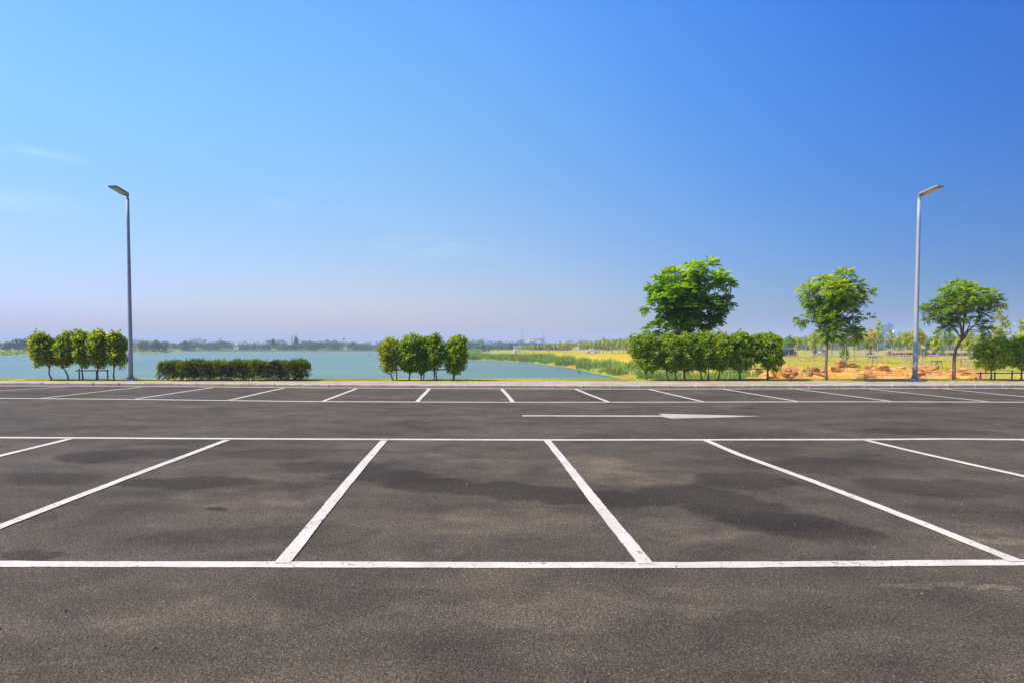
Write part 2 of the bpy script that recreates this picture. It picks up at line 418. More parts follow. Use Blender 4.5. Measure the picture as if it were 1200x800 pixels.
# ------------------------------------------------------------------ parking lot, kerb, pavement
EX = [-60, -17.6, -11.5, -5, .4, 5.9, 15, 19.6, 60]; EY = [21.6, 21.2, 20.9, 20.15, 19.8, 19.6, 19.85, 20.0, 20.2]
def edge(x): return float(np.interp(x, EX, EY))
ex = np.linspace(-60, 60, 121)
v = []; f = []
for i, x in enumerate(ex): v += [(x, -40, 0), (x, edge(x)+.22, 0)]
for i in range(len(ex)-1): f.append([2*i, 2*i+2, 2*i+3, 2*i+1])
m_ = MB(); m_.v = v; m_.f = f
m_.build('parking_lot', M_asphalt, kind='structure', label='dark asphalt parking lot with faint tyre stains')
# kerb: stones 1.0 m long with small joints, one strip
kb = MB()
x = -60.0
rr = random.Random(3)
while x < 60:
    x1 = x+.985; dz = rr.uniform(-.006, .006); dy = rr.uniform(-.006, .006)
    n = len(kb.v)
    for xx in (x, x1):
        e = edge(xx)+.22+dy
        for (yy, zz) in ((e-.005, -.05), (e, .085+dz), (e+.03, .105+dz), (e+.15, .108+dz), (e+.15, -.05)): kb.v.append((xx, yy, zz))
    for i in range(5):
        j = (i+1) % 5; kb.f.append([n+i, n+5+i, n+5+j, n+j])
    kb.f.append([n+i for i in range(5)]); kb.f.append([n+5+i for i in range(5)][::-1])
    x += 1.0
kb.build('kerb', M_kerb, kind='structure', label='low concrete kerb along the far side of the lot')
kj = MB(); x = -60.0
while x < 60:
    e = edge(x-.0075)+.22; kj.box((x-.0075, e+.066, .0560), (.034, .150, .1130)); x += 1.0
kj.build('kerb_joints', simple('pale mortar', (.60, .56, .50), .9), kind='structure', label='pale mortar joints between the kerb stones')
pv = MB()
for i, x in enumerate(ex):
    e = edge(x)+.365
    pv.v += [(x, e, .0), (x, e, .098), (x, 22.42, .098), (x, 22.42, .0)]
for i in range(len(ex)-1):
    for k in range(4):
        j = (k+1) % 4; pv.f.append([4*i+k, 4*i+4+k, 4*i+4+j, 4*i+j])
pv.build('pavement', M_pave, kind='structure', label='narrow sandy block pavement behind the kerb')

# painted lines ---------------------------------------------------
def ribbon(name, pts, w, label, z=.004, step=.05, wob_=.0022):
    P = [Vector((p.x, p.y)) for p in pts]
    # resample
    seg = []; 
    for a, b in zip(P[:-1], P[1:]):
        n = max(1, int((b-a).length/step))
        for i in range(n): seg.append(a+(b-a)*(i/n))
    seg.append(P[-1])
    # smooth a little
    for _ in range(6):
        seg = [seg[0]]+[(seg[i-1]+seg[i]*2+seg[i+1])/4 for i in range(1, len(seg)-1)]+[seg[-1]]
    mb = MB(); r1 = random.Random(len(name)+int(abs(P[0].x)*100)); a1 = a2 = 0; ph = r1.uniform(0, 6)
    for i, p in enumerate(seg):
        t = (seg[min(i+1, len(seg)-1)]-seg[max(i-1, 0)]).normalized(); nn = Vector((-t.y, t.x))
        a1 = a1*.7+r1.gauss(0, wob_*.7); a2 = a2*.7+r1.gauss(0, wob_*.7)
        o = .006*math.sin(i*step*1.1+ph)
        for s_, a_ in ((-1, a1), (1, a2)):
            c = p+nn*(s_*w/2+a_+o); mb.v.append((c.x, c.y, z))
    for i in range(len(seg)-1): mb.f.append([2*i, 2*i+2, 2*i+3, 2*i+1][::-1])
    o = mb.build(name, M_paint, kind='structure', label=label)
    return o
def G(*a): return [gnd(x, y) for x, y in a]
ribbon('parking_line', G((-250, 659.6), (0, 660.3), (200, 660.8), (400, 661.6), (600, 662.3), (800, 661.7), (1000, 659.8), (1100, 659), (1200, 658.8), (1450, 658.4)), .105, 'white line across the front of the near bays')
ribbon('parking_line', G((-150, 512), (0, 512.4), (100, 512.7), (250, 513.5), (400, 514.3), (600, 514.9), (800, 515), (1000, 514.6), (1080, 514.1), (1115, 513.6), (1150, 514.4), (1200, 514.8), (1400, 515)), .13, 'white line across the back of the near bays', step=.15)
ribbon('parking_line', G((-100, 466), (0, 466.3), (100, 466.9), (190, 467.9), (280, 469), (380, 470.2), (570, 470.8), (730, 470.8), (900, 470.4), (1060, 470.3), (1200, 470.8), (1300, 471)), .15, 'white line across the front of the far bays', step=.3)
kl = MB(); 
for x in np.arange(-40, 45, .5):
    e = edge(x)
    kl.v += [(x, e-.13, .004), (x, e+.05, .004)]
for i in range(len(kl.v)//2-1): kl.f.append([2*i, 2*i+2, 2*i+3, 2*i+1])
kl.build('parking_line', M_paint, kind='structure', label='white line along the foot of the kerb')
Z2 = .008
near = [[(82, 514), (0, 534), (-90, 556)], [(266, 515.5), (150, 559), (0, 617.5), (-110, 661)], [(450, 516), (412, 560.5), (368, 613), (329.3, 660)],
        [(641, 516), (677, 561), (714, 607), (757.3, 661)], [(828, 516), (865, 532), (946, 561.5), (1080, 613.5), (1193, 658.5)], [(1016, 516), (1082, 531.5), (1200, 558), (1330, 588)], [(1200, 516), (1330, 540)]]
ord_ = ['at the far left of the near bays', 'second from the left of the near bays', 'left of the middle near bay', 'right of the middle near bay', 'running to the front right corner of the near bays', 'at the far right of the near bays', 'beyond the right of the near bays']
for p, o_ in zip(near, ord_): ribbon('parking_line', G(*p), .108, 'slanting white bay line '+o_, z=Z2)
farl = [((-60, 461), (0, 457.6), (80, 452.8)), ((46, 466.6), (165, 453.2)), ((157, 467.5), (249, 453.8)), ((268, 468.8), (333, 454.3)), ((378, 470), (418, 455)), ((489, 470.5), (503, 455.2)),
        ((601, 470.6), (588, 455.4)), ((713, 470.7), (674, 455.6)), ((825, 470.6), (759, 455.5)), ((936, 470.3), (843, 454.9)), ((1046, 470.2), (926, 454.6)), ((1158, 470.4), (1010, 454.4)), ((1270, 471), (1200, 464.5), (1093, 454)), ((1260, 461), (1177, 454))]
for i, p in enumerate(farl): ribbon('parking_line', G(*p), .115, 'white bay line number %d from the left in the far bays' % (i+1), z=Z2, step=.15)
ar = MB()
pp = G((612, 486.1), (612, 487.4), (776, 487.9), (776, 486.4)); ar.v = [(p.x, p.y, .004) for p in pp]; ar.f = [[0, 1, 2, 3]]
pp = G((772, 484.3), (776, 486.1), (776, 488.0), (787, 490.0), (840, 488.9), (892, 487.2), (840, 485.9)); ar.v += [(p.x, p.y, .004) for p in pp]; ar.f += [[4, 5, 6, 7, 8, 9, 10]]
ar.build('direction_arrow', M_paintW, kind='structure', label='long white arrow on the driving lane pointing right')

# loose grit on the asphalt
mg = MB(); rg = random.Random(9)
for i in range(1100):
    y = 2.3+rg.random()**1.6*9; x = rg.uniform(-1, 1)*y*1.05+.1*y; a = rg.uniform(.0018, .0055) if rg.random() < .93 else rg.uniform(.006, .010); w_ = rg.uniform(0, 3)
    ps = [Vector((math.cos(w_+k*1.571)*a*rg.uniform(.7, 1.3), math.sin(w_+k*1.571)*a*rg.uniform(.7, 1.3), 0)) for k in range(4)]; n = len(mg.v)
    for q_ in ps: mg.v.append((x+q_.x, y+q_.y, .0005))
    for q_ in ps: mg.v.append((x+q_.x*.6, y+q_.y*.6, a*rg.uniform(.8, 1.3)))
    mg.f += [[n+4, n+5, n+6, n+7]]+[[n+k, n+(k+1) % 4, n+4+(k+1) % 4, n+4+k] for k in range(4)]
mg.build('grit', simple('grit stones', (.13, .11, .09), .8, 0, .6, 2), kind='stuff', label='loose grit scattered on the asphalt')

# ------------------------------------------------------------------ foliage
def unit(n):
    v = rng.normal(size=(n, 3)); return v/np.linalg.norm(v, axis=1)[:, None]
def nrm(v): return v/np.maximum(np.linalg.norm(v, axis=1), 1e-9)[:, None]
def leaf_mesh(name, P, D, Nn, Ln, Wd, tint, mat, parent=None, droop=.12, **k):
    D = nrm(D); S = nrm(np.cross(D, Nn)); Nn = np.cross(S, D)
    Ln = np.broadcast_to(np.asarray(Ln, float), (len(P),))[:, None]; Wd = np.broadcast_to(np.asarray(Wd, float), (len(P),))[:, None]
    mid = P+D*Ln*.48
    V = np.stack([P, mid+S*Wd*.5+Nn*Wd*.12, P+D*Ln-Nn*Ln*droop, mid-S*Wd*.5+Nn*Wd*.12], 1).reshape(-1, 3)
    Fc = np.arange(len(P)*4).reshape(-1, 4)
    me = npmesh(name, V, Fc)
    a = me.attributes.new('tint', 'FLOAT', 'FACE'); a.data.foreach_set('value', np.clip(tint, 0, 1).astype(np.float32))
    return obj(name, me, mat, parent, **k)
def in_blobs(blobs, n, lo=.45, power=.33, lump=.18):
    """points in a union of ellipsoids (cx,cy,cz,rx,ry,rz), and their outward direction"""
    B = np.array(blobs, float); w = B[:, 3]*B[:, 4]*B[:, 5]; w = w**.7; w /= w.sum()
    i = rng.choice(len(B), n, p=w); u = unit(n)
    r = lo+(1-lo)*rng.random(n)**power
    r *= 1+lump*np.sin(u[:, 0]*5+i*1.7)*np.cos(u[:, 2]*6+i)*1.0
    P = B[i, :3]+u*r[:, None]*B[i, 3:6]
    out = nrm(u/B[i, 3:6])
    return P, out, r
def shrub_crown(name, blobs, parent, mat, shoots, per=12, L_=.095, W_=.062, yb=0.0, origin=None, lo=.35):
    P, out, r = in_blobs(blobs, shoots, lo, .33, .3)
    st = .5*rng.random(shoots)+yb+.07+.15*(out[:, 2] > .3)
    P = np.repeat(P, per, 0); out = np.repeat(out, per, 0); st = np.repeat(st, per)
    n = len(P)
    ax = nrm(out+.5*unit(n)+np.array([0, 0, .35]))
    P = P+ax*(rng.random(n)*.13)[:, None]+rng.normal(size=(n, 3))*.03
    D = nrm(out*.7+unit(n)*1.0+np.array([0, 0, .15]))
    Nn = nrm(unit(n)*.8+np.array([0, 0, .7])+out*.4)
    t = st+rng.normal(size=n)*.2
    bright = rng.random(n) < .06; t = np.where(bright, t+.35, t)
    s = .75+.5*rng.random(n)
    if origin is not None: P = P-np.array(origin)
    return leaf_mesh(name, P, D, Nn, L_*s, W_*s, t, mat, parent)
def bent(a, b, k=.12, n=5):
    a = Vector(a); b = Vector(b); o = Vector((random.uniform(-1, 1), random.uniform(-1, 1), random.uniform(-.3, .3)))*k*(b-a).length
    pts = []
    for i in range(n+1):
        t = i/n; j = Vector((random.gauss(0, 1), random.gauss(0, 1), 0))*(b-a).length*.012*(0 < i < n)
        pts.append(a.lerp(b, t)+o*math.sin(math.pi*t)+j)
    return pts
def taper(r0, r1, n=6): return [r0+(r1-r0)*i/(n-1) for i in range(n)]

def px_blobs(lst, Y, dep=1.0, org=(0, 0, 0)):
    out = []
    s = Y/F
    for it in lst:
        cx, cy, rx, ry = it[:4]; dy = it[4] if len(it) > 4 else random.uniform(-.3, .3)*rx*s
        p = at(cx, cy, Y)
        out.append((p.x-org[0], dy+Y-org[1], p.z-org[2], rx*s, (rx+ry)/2*s*dep, ry*s))
    return out

VB = 22.85      # the verge, where the shrubs stand
def shrub(px, base_lean, blobs, label, mat=M_shrub, group=None, shoots=420, Y=VB, yb=0.0, r=.028, name='shrub', cat='shrub', forks=4, per=11):
    shoots = int(shoots*1.15); blobs = [(a, b, max(c-2.2, 2.5), max(d-2.2, 2.5)) for a, b, c, d in blobs]; rs_ = random.Random(px*3+1); blobs = blobs+[(q[0]+rs_.uniform(-.95, .95)*q[2], q[1]-q[3]*rs_.uniform(.5, 1.05)+rs_.uniform(-1, 1.5), rs_.uniform(1.8, 3), rs_.uniform(2.2, 4)) for q in (rs_.choice(blobs) for _ in range(5))]; base = Vector((at(px, 445, Y).x, Y, .095))
    t = empty(name, base, label=label, cat=cat, group=group)
    bl = px_blobs(blobs, Y, 1.0, base)
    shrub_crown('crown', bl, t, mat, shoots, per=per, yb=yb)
    mb = MB()
    c = Vector(bl[0][:3]); low = min(b[2]-b[5]*.8 for b in bl)
    fork = Vector((base_lean*Y/F, 0, max(.12, low*.75)))
    mb.tube(bent((0, 0, -.05), fork, .08), taper(r*1.25, r*.85), 7)
    for i in range(forks):
        b = bl[i % len(bl)]
        tip = Vector((b[0]+random.uniform(-.6, .6)*b[3], b[1]+random.uniform(-.6, .6)*b[4], b[2]+random.uniform(-.1, .7)*b[5]))
        mb.tube(bent(fork-Vector((0, 0, .03)), tip, .12), taper(r*.7, .006), 6)
        for k in range(3):
            tp = tip+Vector((random.gauss(0, .15), random.gauss(0, .15), random.uniform(0, .2)))
            mb.tube(bent(fork.lerp(tip, random.uniform(.3, .7)), tp, .1, 3), taper(.009, .003, 4), 5)
    mb.build('trunk', M_bark, t, smooth=True)
    return t
gl = 'trimmed shrubs left of the left lamp post'
shrub(62, -4, [(50, 407, 11, 15), (45, 398, 8, 8), (59, 415, 9, 10), (65, 420, 6, 8), (47, 420, 9, 9)], 'leaning tall shrub with a lopsided crown at the left end of the left shrub group', M_shrubY, gl, 480, yb=.05)
shrub(80, -6, [(78, 408, 9.5, 15), (78, 400, 8, 8), (74, 421, 8, 8)], 'narrow shrub with a bent trunk, second from the left in the left shrub group', M_shrubY, gl, 380, yb=.1)
shrub(98, -2, [(97, 407, 9.5, 15), (97, 399, 8, 7.5), (97, 421, 9, 8)], 'middle shrub of the left shrub group with bare twigs at its foot', M_shrubY, gl, 380, yb=.13)
shrub(114, 1, [(115, 406, 11, 14), (115, 399, 10, 7.5), (114, 420, 9, 9)], 'brightest yellow green shrub, second from the lamp post in the left group', M_shrubY, gl, 430, yb=.17)
shrub(133, 1, [(136, 407, 10, 13), (134, 400, 8, 8), (138, 420, 10, 9), (129, 415, 6, 9)], 'shrub nearest to the left lamp post in the left group', M_shrubY, gl, 430, yb=.08, forks=6)
gc = 'trimmed shrubs in the middle of the verge'
shrub(462, -4, [(456, 411, 11, 11), (456, 423, 10, 10), (460, 403, 8, 6), (456, 431, 8, 5)], 'yellowish sparse shrub with a sprig on top, left end of the middle shrub group', M_shrubY, gc, 330, yb=.12, forks=7)
shrub(479, 1, [(482, 405, 12, 12), (480, 419, 13, 12), (479, 429, 9, 6)], 'dense green shrub, second from the left in the middle shrub group', M_shrub, gc, 480, yb=.08)
shrub(494, -1, [(494, 407, 9, 11), (494, 422, 9, 11), (492, 430, 8, 6)], 'slim shrub hidden between two others in the middle shrub group', M_shrub, gc, 330, yb=.03)
shrub(512, -3, [(507, 404, 9, 10), (511, 414, 11, 12), (507, 425, 10, 8)], 'shrub with a fanned open trunk, fourth from the left in the middle group', M_shrub, gc, 400, yb=.08, forks=7)
shrub(532, 1, [(535, 405, 10, 10), (535, 417, 12, 13), (532, 430, 10, 7)], 'rounded shrub with leafy shoots at its foot, right end of the middle group', M_shrub, gc, 450, yb=.1, forks=6)
gr = 'trimmed shrubs in the row below the big tree'
row = [(758, 0, [(757, 412, 17, 17), (757, 404, 13, 10), (760, 425, 13, 9), (748, 405, 8, 9)], 'widest shrub at the left end of the long row under the big tree', 620),
       (784, -3, [(783, 411, 13, 17), (784, 401, 10, 8), (785, 425, 11, 9)], 'second shrub from the left in the long row under the big tree', 480),
       (803, -2, [(804, 411, 12, 17), (803, 401, 10, 9), (803, 426, 10, 8)], 'third shrub from the left in the long row, in front of the big tree trunk', 460),
       (822, -2, [(822, 410, 13, 17), (822, 400, 11, 8), (822, 425, 11, 9)], 'middle shrub of the long row under the big tree', 480),
       (841, 2, [(843, 410, 13, 17), (843, 400, 11, 8), (843, 424, 11, 9)], 'yellow flecked shrub, third from the right in the long row', 480),
       (867, -1, [(868, 408, 17, 17), (868, 400, 15, 8), (867, 424, 13, 10)], 'broad shrub, second from the right in the long row', 560),
       (902, -2, [(899, 410, 15, 17), (901, 400, 13, 8), (903, 423, 13, 10), (888, 407, 10, 14)], 'shrub at the right end of the long row beside the boulders', 560)]
for px, ln, bl, lb, sh in row: shrub(px, ln, bl, lb, M_shrub, gr, sh, yb=.2 if 'yellow' in lb else .09, forks=5)
gx = 'round bushes at the right end of the verge'
shrub(1160, 1, [(1160, 414, 14, 13), (1156, 405, 10, 9), (1169, 404, 9, 8), (1149, 420, 9, 9), (1175, 417, 9, 12), (1163, 425, 13, 8), (1152, 410, 8, 7)], 'round bush with several thin trunks right of the third tree', M_shrub, gx, 370, yb=.38, forks=9)
shrub(1196, 1, [(1197, 414, 13, 16), (1203, 405, 14, 9), (1200, 422, 12, 10)], 'bush cut by the right edge of the photograph', M_shrub, gx, 330, yb=.34, forks=7)

# clipped low hedge ------------------------------------------------
hb = at(276, 445, VB); t = empty('clipped_hedge', (hb.x, VB, .095), label='long low dark clipped hedge between the left lamp post and the lake view', cat='hedge')
hl, hr = at(190, 445, VB).x-hb.x, at(362, 445, VB).x-hb.x
n = 10500; per = 7
u = rng.random(n); X = hl+(hr-hl)*u; side = rng.random(n)
ztop = .69+.03*np.sin(X*3.1)+.03*np.sin(X*7.7+1)+.02*np.sin(X*17)+.04*rng.normal(size=n)
Z = np.where(side < .45, ztop-rng.random(n)**2*.06, .07+rng.random(n)**.8*(ztop-.07)); Yy = np.where(side < .45, rng.uniform(-.33, .33, n), np.where(rng.random(n) < .75, -.34, .30)+rng.normal(size=n)*.04)
Yy += (.05*np.sin(X*4.3)+.04*np.sin(X*9+Z*5))
inn = rng.random(n) < .22; Yy = np.where(inn, rng.uniform(-.3, .3, n), Yy)
keep = (Z > .16+.08*np.sin(X*9)) | (rng.random(n) < .35); X, Yy, Z = X[keep], Yy[keep], Z[keep]
e_ = np.abs(X-(hl+hr)/2)/((hr-hl)/2); Z = Z-np.where(e_ > .97, (e_-.97)*3, 0)
P = np.repeat(np.stack([X, Yy, Z], -1), per, 0)+rng.normal(size=(len(X)*per, 3))*.028
out = nrm(np.stack([P[:, 0]*0, P[:, 1]*3, (P[:, 2]-.3)*2.5], -1)+1e-3); nn_ = len(P)
tt = np.repeat(.45*rng.random(len(X))+.12*(Z > .62), per)+rng.normal(size=nn_)*.15+.05*np.sin(P[:, 0]*2)
leaf_mesh('foliage', P, nrm(out*.6+unit(nn_)+np.array([0, 0, .3])), nrm(unit(nn_)+np.array([0, 0, .6])), .052, .030, tt, M_hedge, t)
mb = MB()
for i in range(46):
    x0 = random.uniform(hl+.1, hr-.1); y0 = random.uniform(-.2, .2)
    for k in range(3):
        mb.tube(bent((x0, y0, -.03), (x0+random.gauss(0, .1), y0+random.gauss(0, .08), .5), .12, 4), taper(.011, .005, 5), 5)
for i in range(22):
    x0 = random.choice([hl+.1+random.random()*.5, random.uniform(hl, hr)]); mb.tube(bent((x0, random.uniform(-.2, .2), .6), (x0+random.uniform(-.12, .08), 0, random.uniform(.76, .93)), .1, 3), taper(.005, .0025, 4), 4)
mb.build('stems', M_bark, t)
P, out, r_ = in_blobs([(at(256, 0, VB).x-hb.x, 0, .76, .11, .08, .17)], 140, .2)
leaf_mesh('sprig', P, unit(140)+np.array([0, 0, .4]), unit(140), .06, .035, rng.random(140)*.4+.5, M_shrubY, t)

# feathery trees ---------------------------------------------------
def frond_leaves(T, A, per_tip, flen, pairs, ll, lw, tipt, droop=.5, up=.25):
    """compound leaves: T tip points, A outward axes"""
    n = len(T)*per_tip
    T = np.repeat(T, per_tip, 0); A = np.repeat(A, per_tip, 0); tt = np.repeat(tipt, per_tip)
    d = nrm(A*.7+unit(n)*1.0*np.array([1, 1, .55])+np.array([0, 0, up])); fl = flen*(.65+.6*rng.random(n))
    T = T+rng.normal(size=T.shape)*.03
    side = nrm(np.cross(d, np.array([0, 0, 1.0])+.3*unit(n)))
    upv = np.cross(side, d)
    Ps, Ds, Ns, Ls, Ts = [], [], [], [], []
    for k in range(pairs):
        s = .22+.78*(k+1)/pairs
        base = T+d*(fl*s)[:, None]-np.array([0, 0, 1])*(fl*s*s*droop)[:, None]
        dl = nrm(d-np.array([0, 0, 1])*(2*s*droop))
        for sg in (-1, 1):
            Ps.append(base); Ds.append(nrm(side*sg+dl*.55-upv*.15)); Ns.append(nrm(upv+.35*unit(n))); Ls.append(ll*(.8+.4*rng.random(n))*(1.1-.5*abs(s-.6))); Ts.append(tt+rng.normal(size=n)*.07)
    return [np.concatenate(x) for x in (Ps, Ds, Ns, Ls, Ts)]
def feather_tree(name, px, Y, blobs, trunk_px, limbs, label, mat, ntips, per_tip, flen, pairs, ll, lw, r0=.06, droop=.35, lo=.45, bark=M_bark, tb=.0, up=.25):
    b0 = at(px, 445, Y); base = Vector((b0.x, Y, hz(b0.x, Y) if Y > 23.4 else .095))
    t = empty(name, base, label=label, cat='tree')
    xm = (min(q[0]-q[2] for q in blobs)+max(q[0]+q[2] for q in blobs))/2; xw = (max(q[0]+q[2] for q in blobs)-xm)
    rd_t = random.Random(px)
    blobs = [(a, b, c-min(2.6, c*.25), d-min(2.2, d*.25), rd_t.uniform(-1, 1)*.55*xw*Y/F*math.sqrt(max(.05, 1-((a-xm)/xw)**2))) for a, b, c, d in blobs]
    bl = px_blobs(blobs, Y, .95, base)
    P, out, r = in_blobs(bl, ntips, lo, .4, .12)
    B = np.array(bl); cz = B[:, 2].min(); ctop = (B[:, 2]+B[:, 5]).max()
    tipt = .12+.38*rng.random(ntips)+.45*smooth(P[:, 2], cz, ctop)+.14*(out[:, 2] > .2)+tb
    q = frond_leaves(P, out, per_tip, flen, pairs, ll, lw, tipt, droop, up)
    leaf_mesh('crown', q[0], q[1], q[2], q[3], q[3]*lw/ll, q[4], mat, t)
    mb = MB()
    tp = [(at(a, b, Y)-base) for a, b in trunk_px]; tp[0] = Vector((0, 0, -.1))
    for p in tp: p.y = 0
    fork = tp[-1]
    pts = []
    for a, b in zip(tp[:-1], tp[1:]):
        for i in range(3): pts.append(a.lerp(b, i/3)+Vector((random.gauss(0, .008), random.gauss(0, .012), 0)))
    pts.append(fork)
    mb.tube(pts, taper(r0, r0*.72, len(pts)), 10)
    nodes = []
    for (a, b) in limbs:
        e = at(a, b, Y)-base; e.y = random.uniform(-.8, .8)*(.5+.25*len(limbs)/4)
        l = bent(fork-Vector((0, 0, .04)), e, .08, 7); mb.tube(l, taper(r0*.5, .012, 8), 7); nodes += l[2:]
    nv = np.array([tuple(x) for x in nodes])
    for i in range(0, ntips):
        p = P[i]; d = np.linalg.norm(nv-p, axis=1)+np.maximum(0, nv[:, 2]-p[2])*.8
        j = int(np.argmin(d))
        if d[j] > .02: mb.tube(bent(nv[j], p, .1, 3), taper(.0105 if i % 3 else .014, .004, 4), 5, False)
    mb.build('trunk', bark, t, smooth=True)
    return t
feather_tree('broad_tree', 801, 24.3,
    [(820, 313, 10, 7), (810, 317, 11, 8), (797, 321, 12, 9), (783, 324, 11, 9), (771, 333, 11, 9), (764, 344, 9, 8), (768, 356, 10, 9), (758, 361, 4.5, 4.5), (774, 370, 9, 7), (774, 385, 13, 8), (800, 340, 18, 15), (816, 334, 14, 14), (832, 329, 7, 9), (848, 323, 8, 6),
     (843, 335, 9, 9), (829, 346, 12, 11), (837, 354, 9, 8), (846, 357, 9, 7), (856, 360, 6, 6), (839, 368, 9, 7), (790, 358, 20, 15), (812, 362, 20, 17), (826, 378, 12, 9), (805, 385, 18, 10), (785, 345, 16, 14), (795, 372, 14, 10), (808, 345, 18, 16), (800, 365, 18, 14)],
    [(801, 445), (802, 420), (801, 398)], [(775, 340), (788, 322), (804, 326), (820, 320), (843, 330), (845, 360), (780, 382), (825, 370), (812, 345), (795, 350)],
    'largest tree with a dense dark crown rising behind the long shrub row', M_tree1, 620, 8, .28, 6, .105, .060, .05, .25, .35, M_bark)
feather_tree('feathery_tree', 969, 22.9,
    [(985, 323, 9, 6), (975, 329, 12, 8), (962, 329, 8, 6), (950, 338, 9, 6), (942, 342, 7, 5), (955, 348, 11, 8), (968, 342, 14, 10), (985, 338, 13, 10), (998, 335, 8, 6), (1012, 340, 8, 6), (1021, 352, 8, 5), (1008, 352, 11, 8), (990, 355, 14, 10), (970, 360, 14, 10),
     (952, 362, 9, 8), (948, 373, 7, 6), (962, 376, 11, 8), (985, 372, 14, 9), (1005, 370, 9, 6), (1016, 374, 5, 4), (975, 390, 14, 7), (990, 390, 10, 6), (1003, 385, 7, 5), (958, 388, 8, 5), (978, 350, 16, 12)],
    [(970, 445), (968, 425), (969, 400), (969, 390)], [(985, 330), (960, 340), (945, 350), (1010, 350), (978, 350), (1000, 372), (955, 378), (992, 388), (1018, 355)],
    'slender tree with bright feathery leaves standing in front of the boulders', M_tree2, 360, 7, .29, 8, .085, .034, .055, .32, .3)
feather_tree('feathery_tree', 1118, 22.9,
    [(1118, 336, 13, 6), (1132, 336, 13, 6), (1147, 340, 8, 5), (1108, 345, 11, 7), (1125, 347, 16, 8), (1142, 349, 14, 8), (1100, 356, 10, 7), (1095, 364, 8, 6), (1090, 372, 6, 4), (1112, 358, 15, 8), (1132, 358, 16, 9), (1152, 356, 13, 8), (1159, 354, 8, 4), (1102, 371, 12, 8), (1099, 383, 8, 5), (1110, 381, 10, 6),
     (1120, 370, 12, 6), (1146, 369, 12, 7), (1156, 367, 7, 5), (1149, 381, 9, 5), (1155, 388, 7, 4), (1128, 350, 20, 10)],
    [(1119, 445), (1118, 425), (1120, 408), (1127, 398)], [(1098, 362), (1112, 348), (1125, 342), (1140, 345), (1155, 356), (1150, 376), (1104, 378), (1128, 358)],
    'spreading thin crowned tree with a forked trunk right of the right lamp post', M_tree2, 290, 6, .28, 9, .075, .026, .062, .28, .35, M_bark, -.14)

# ------------------------------------------------------------------ wooden rails and stakes
def rail(name, pxs, y_rail, px0, px1, label, mat=M_stake, yb=VB+.12, rr=.022, pr=None):
    b0 = at(pxs[0], 445, yb); t = empty(name, (b0.x, yb, .095), label=label, cat='support rail')
    zr = at(px0, y_rail, yb).z-.095
    MB().tube(bent((at(px0, 0, yb).x-b0.x, -.03, zr), (at(px1, 0, yb).x-b0.x, -.03, zr+.01), .004, 6), rr, 7).build('rail', mat, t, smooth=True)
    for i, p in enumerate(pxs):
        x = at(p, 0, yb).x-b0.x
        MB().tube([(x+random.uniform(-.02, .02), .02, -.1), (x, .02, zr+random.uniform(.03, .12))], rr*1.15, 7).build('post', mat, t, smooth=True)
    return t
rail('support_rail', [463, 496, 508, 531], 433.0, 461, 534, 'dark wooden rail on posts between the trunks of the middle shrub group')
rail('support_rail', [83, 104, 117], 434, 80, 119, 'dark wooden rail on thin stakes among the left shrub group')
rail('support_rail', [761, 797, 836, 874, 907], 432, 757, 909, 'long wooden rail on posts through the shrub row under the big tree')
rail('support_rail', [1162, 1179, 1200], 437, 1155, 1212, 'wooden rail behind the round bushes at the right end of the verge')
def prop(px, Y, s=1.0, z=None, mat=M_bamboo, label='', hgt=1.0, group=None):
    b0 = at(px, 445, Y); z0 = hz(b0.x, Y) if z is None else z
    t = empty('tree_support', (b0.x, Y, z0), random.uniform(-.3, .3), label=label, cat='tree support', group=group)
    w = .38*s
    for sx in (-1, 1):
        for sy in (-1, 1):
            MB().tube([(sx*w*1.25, sy*w*1.25, -.08), (sx*w*.8, sy*w*.8, hgt+.03)], .035*s, 6).build('leg', mat, t)
    mb = MB()
    for sg in (-1, 1):
        mb.tube([(-w*1.15, sg*w*.8, hgt-.03), (w*1.15, sg*w*.8, hgt-.03)], .032*s, 6)
        mb.tube([(sg*w*.8, -w*1.15, hgt-.09), (sg*w*.8, w*1.15, hgt-.09)], .032*s, 6)
    mb.build('crossbar', mat, t)
    return t
prop(803, 24.3, .62, .05, M_bamboo, 'pale pole frame round the foot of the big tree trunk', .42)

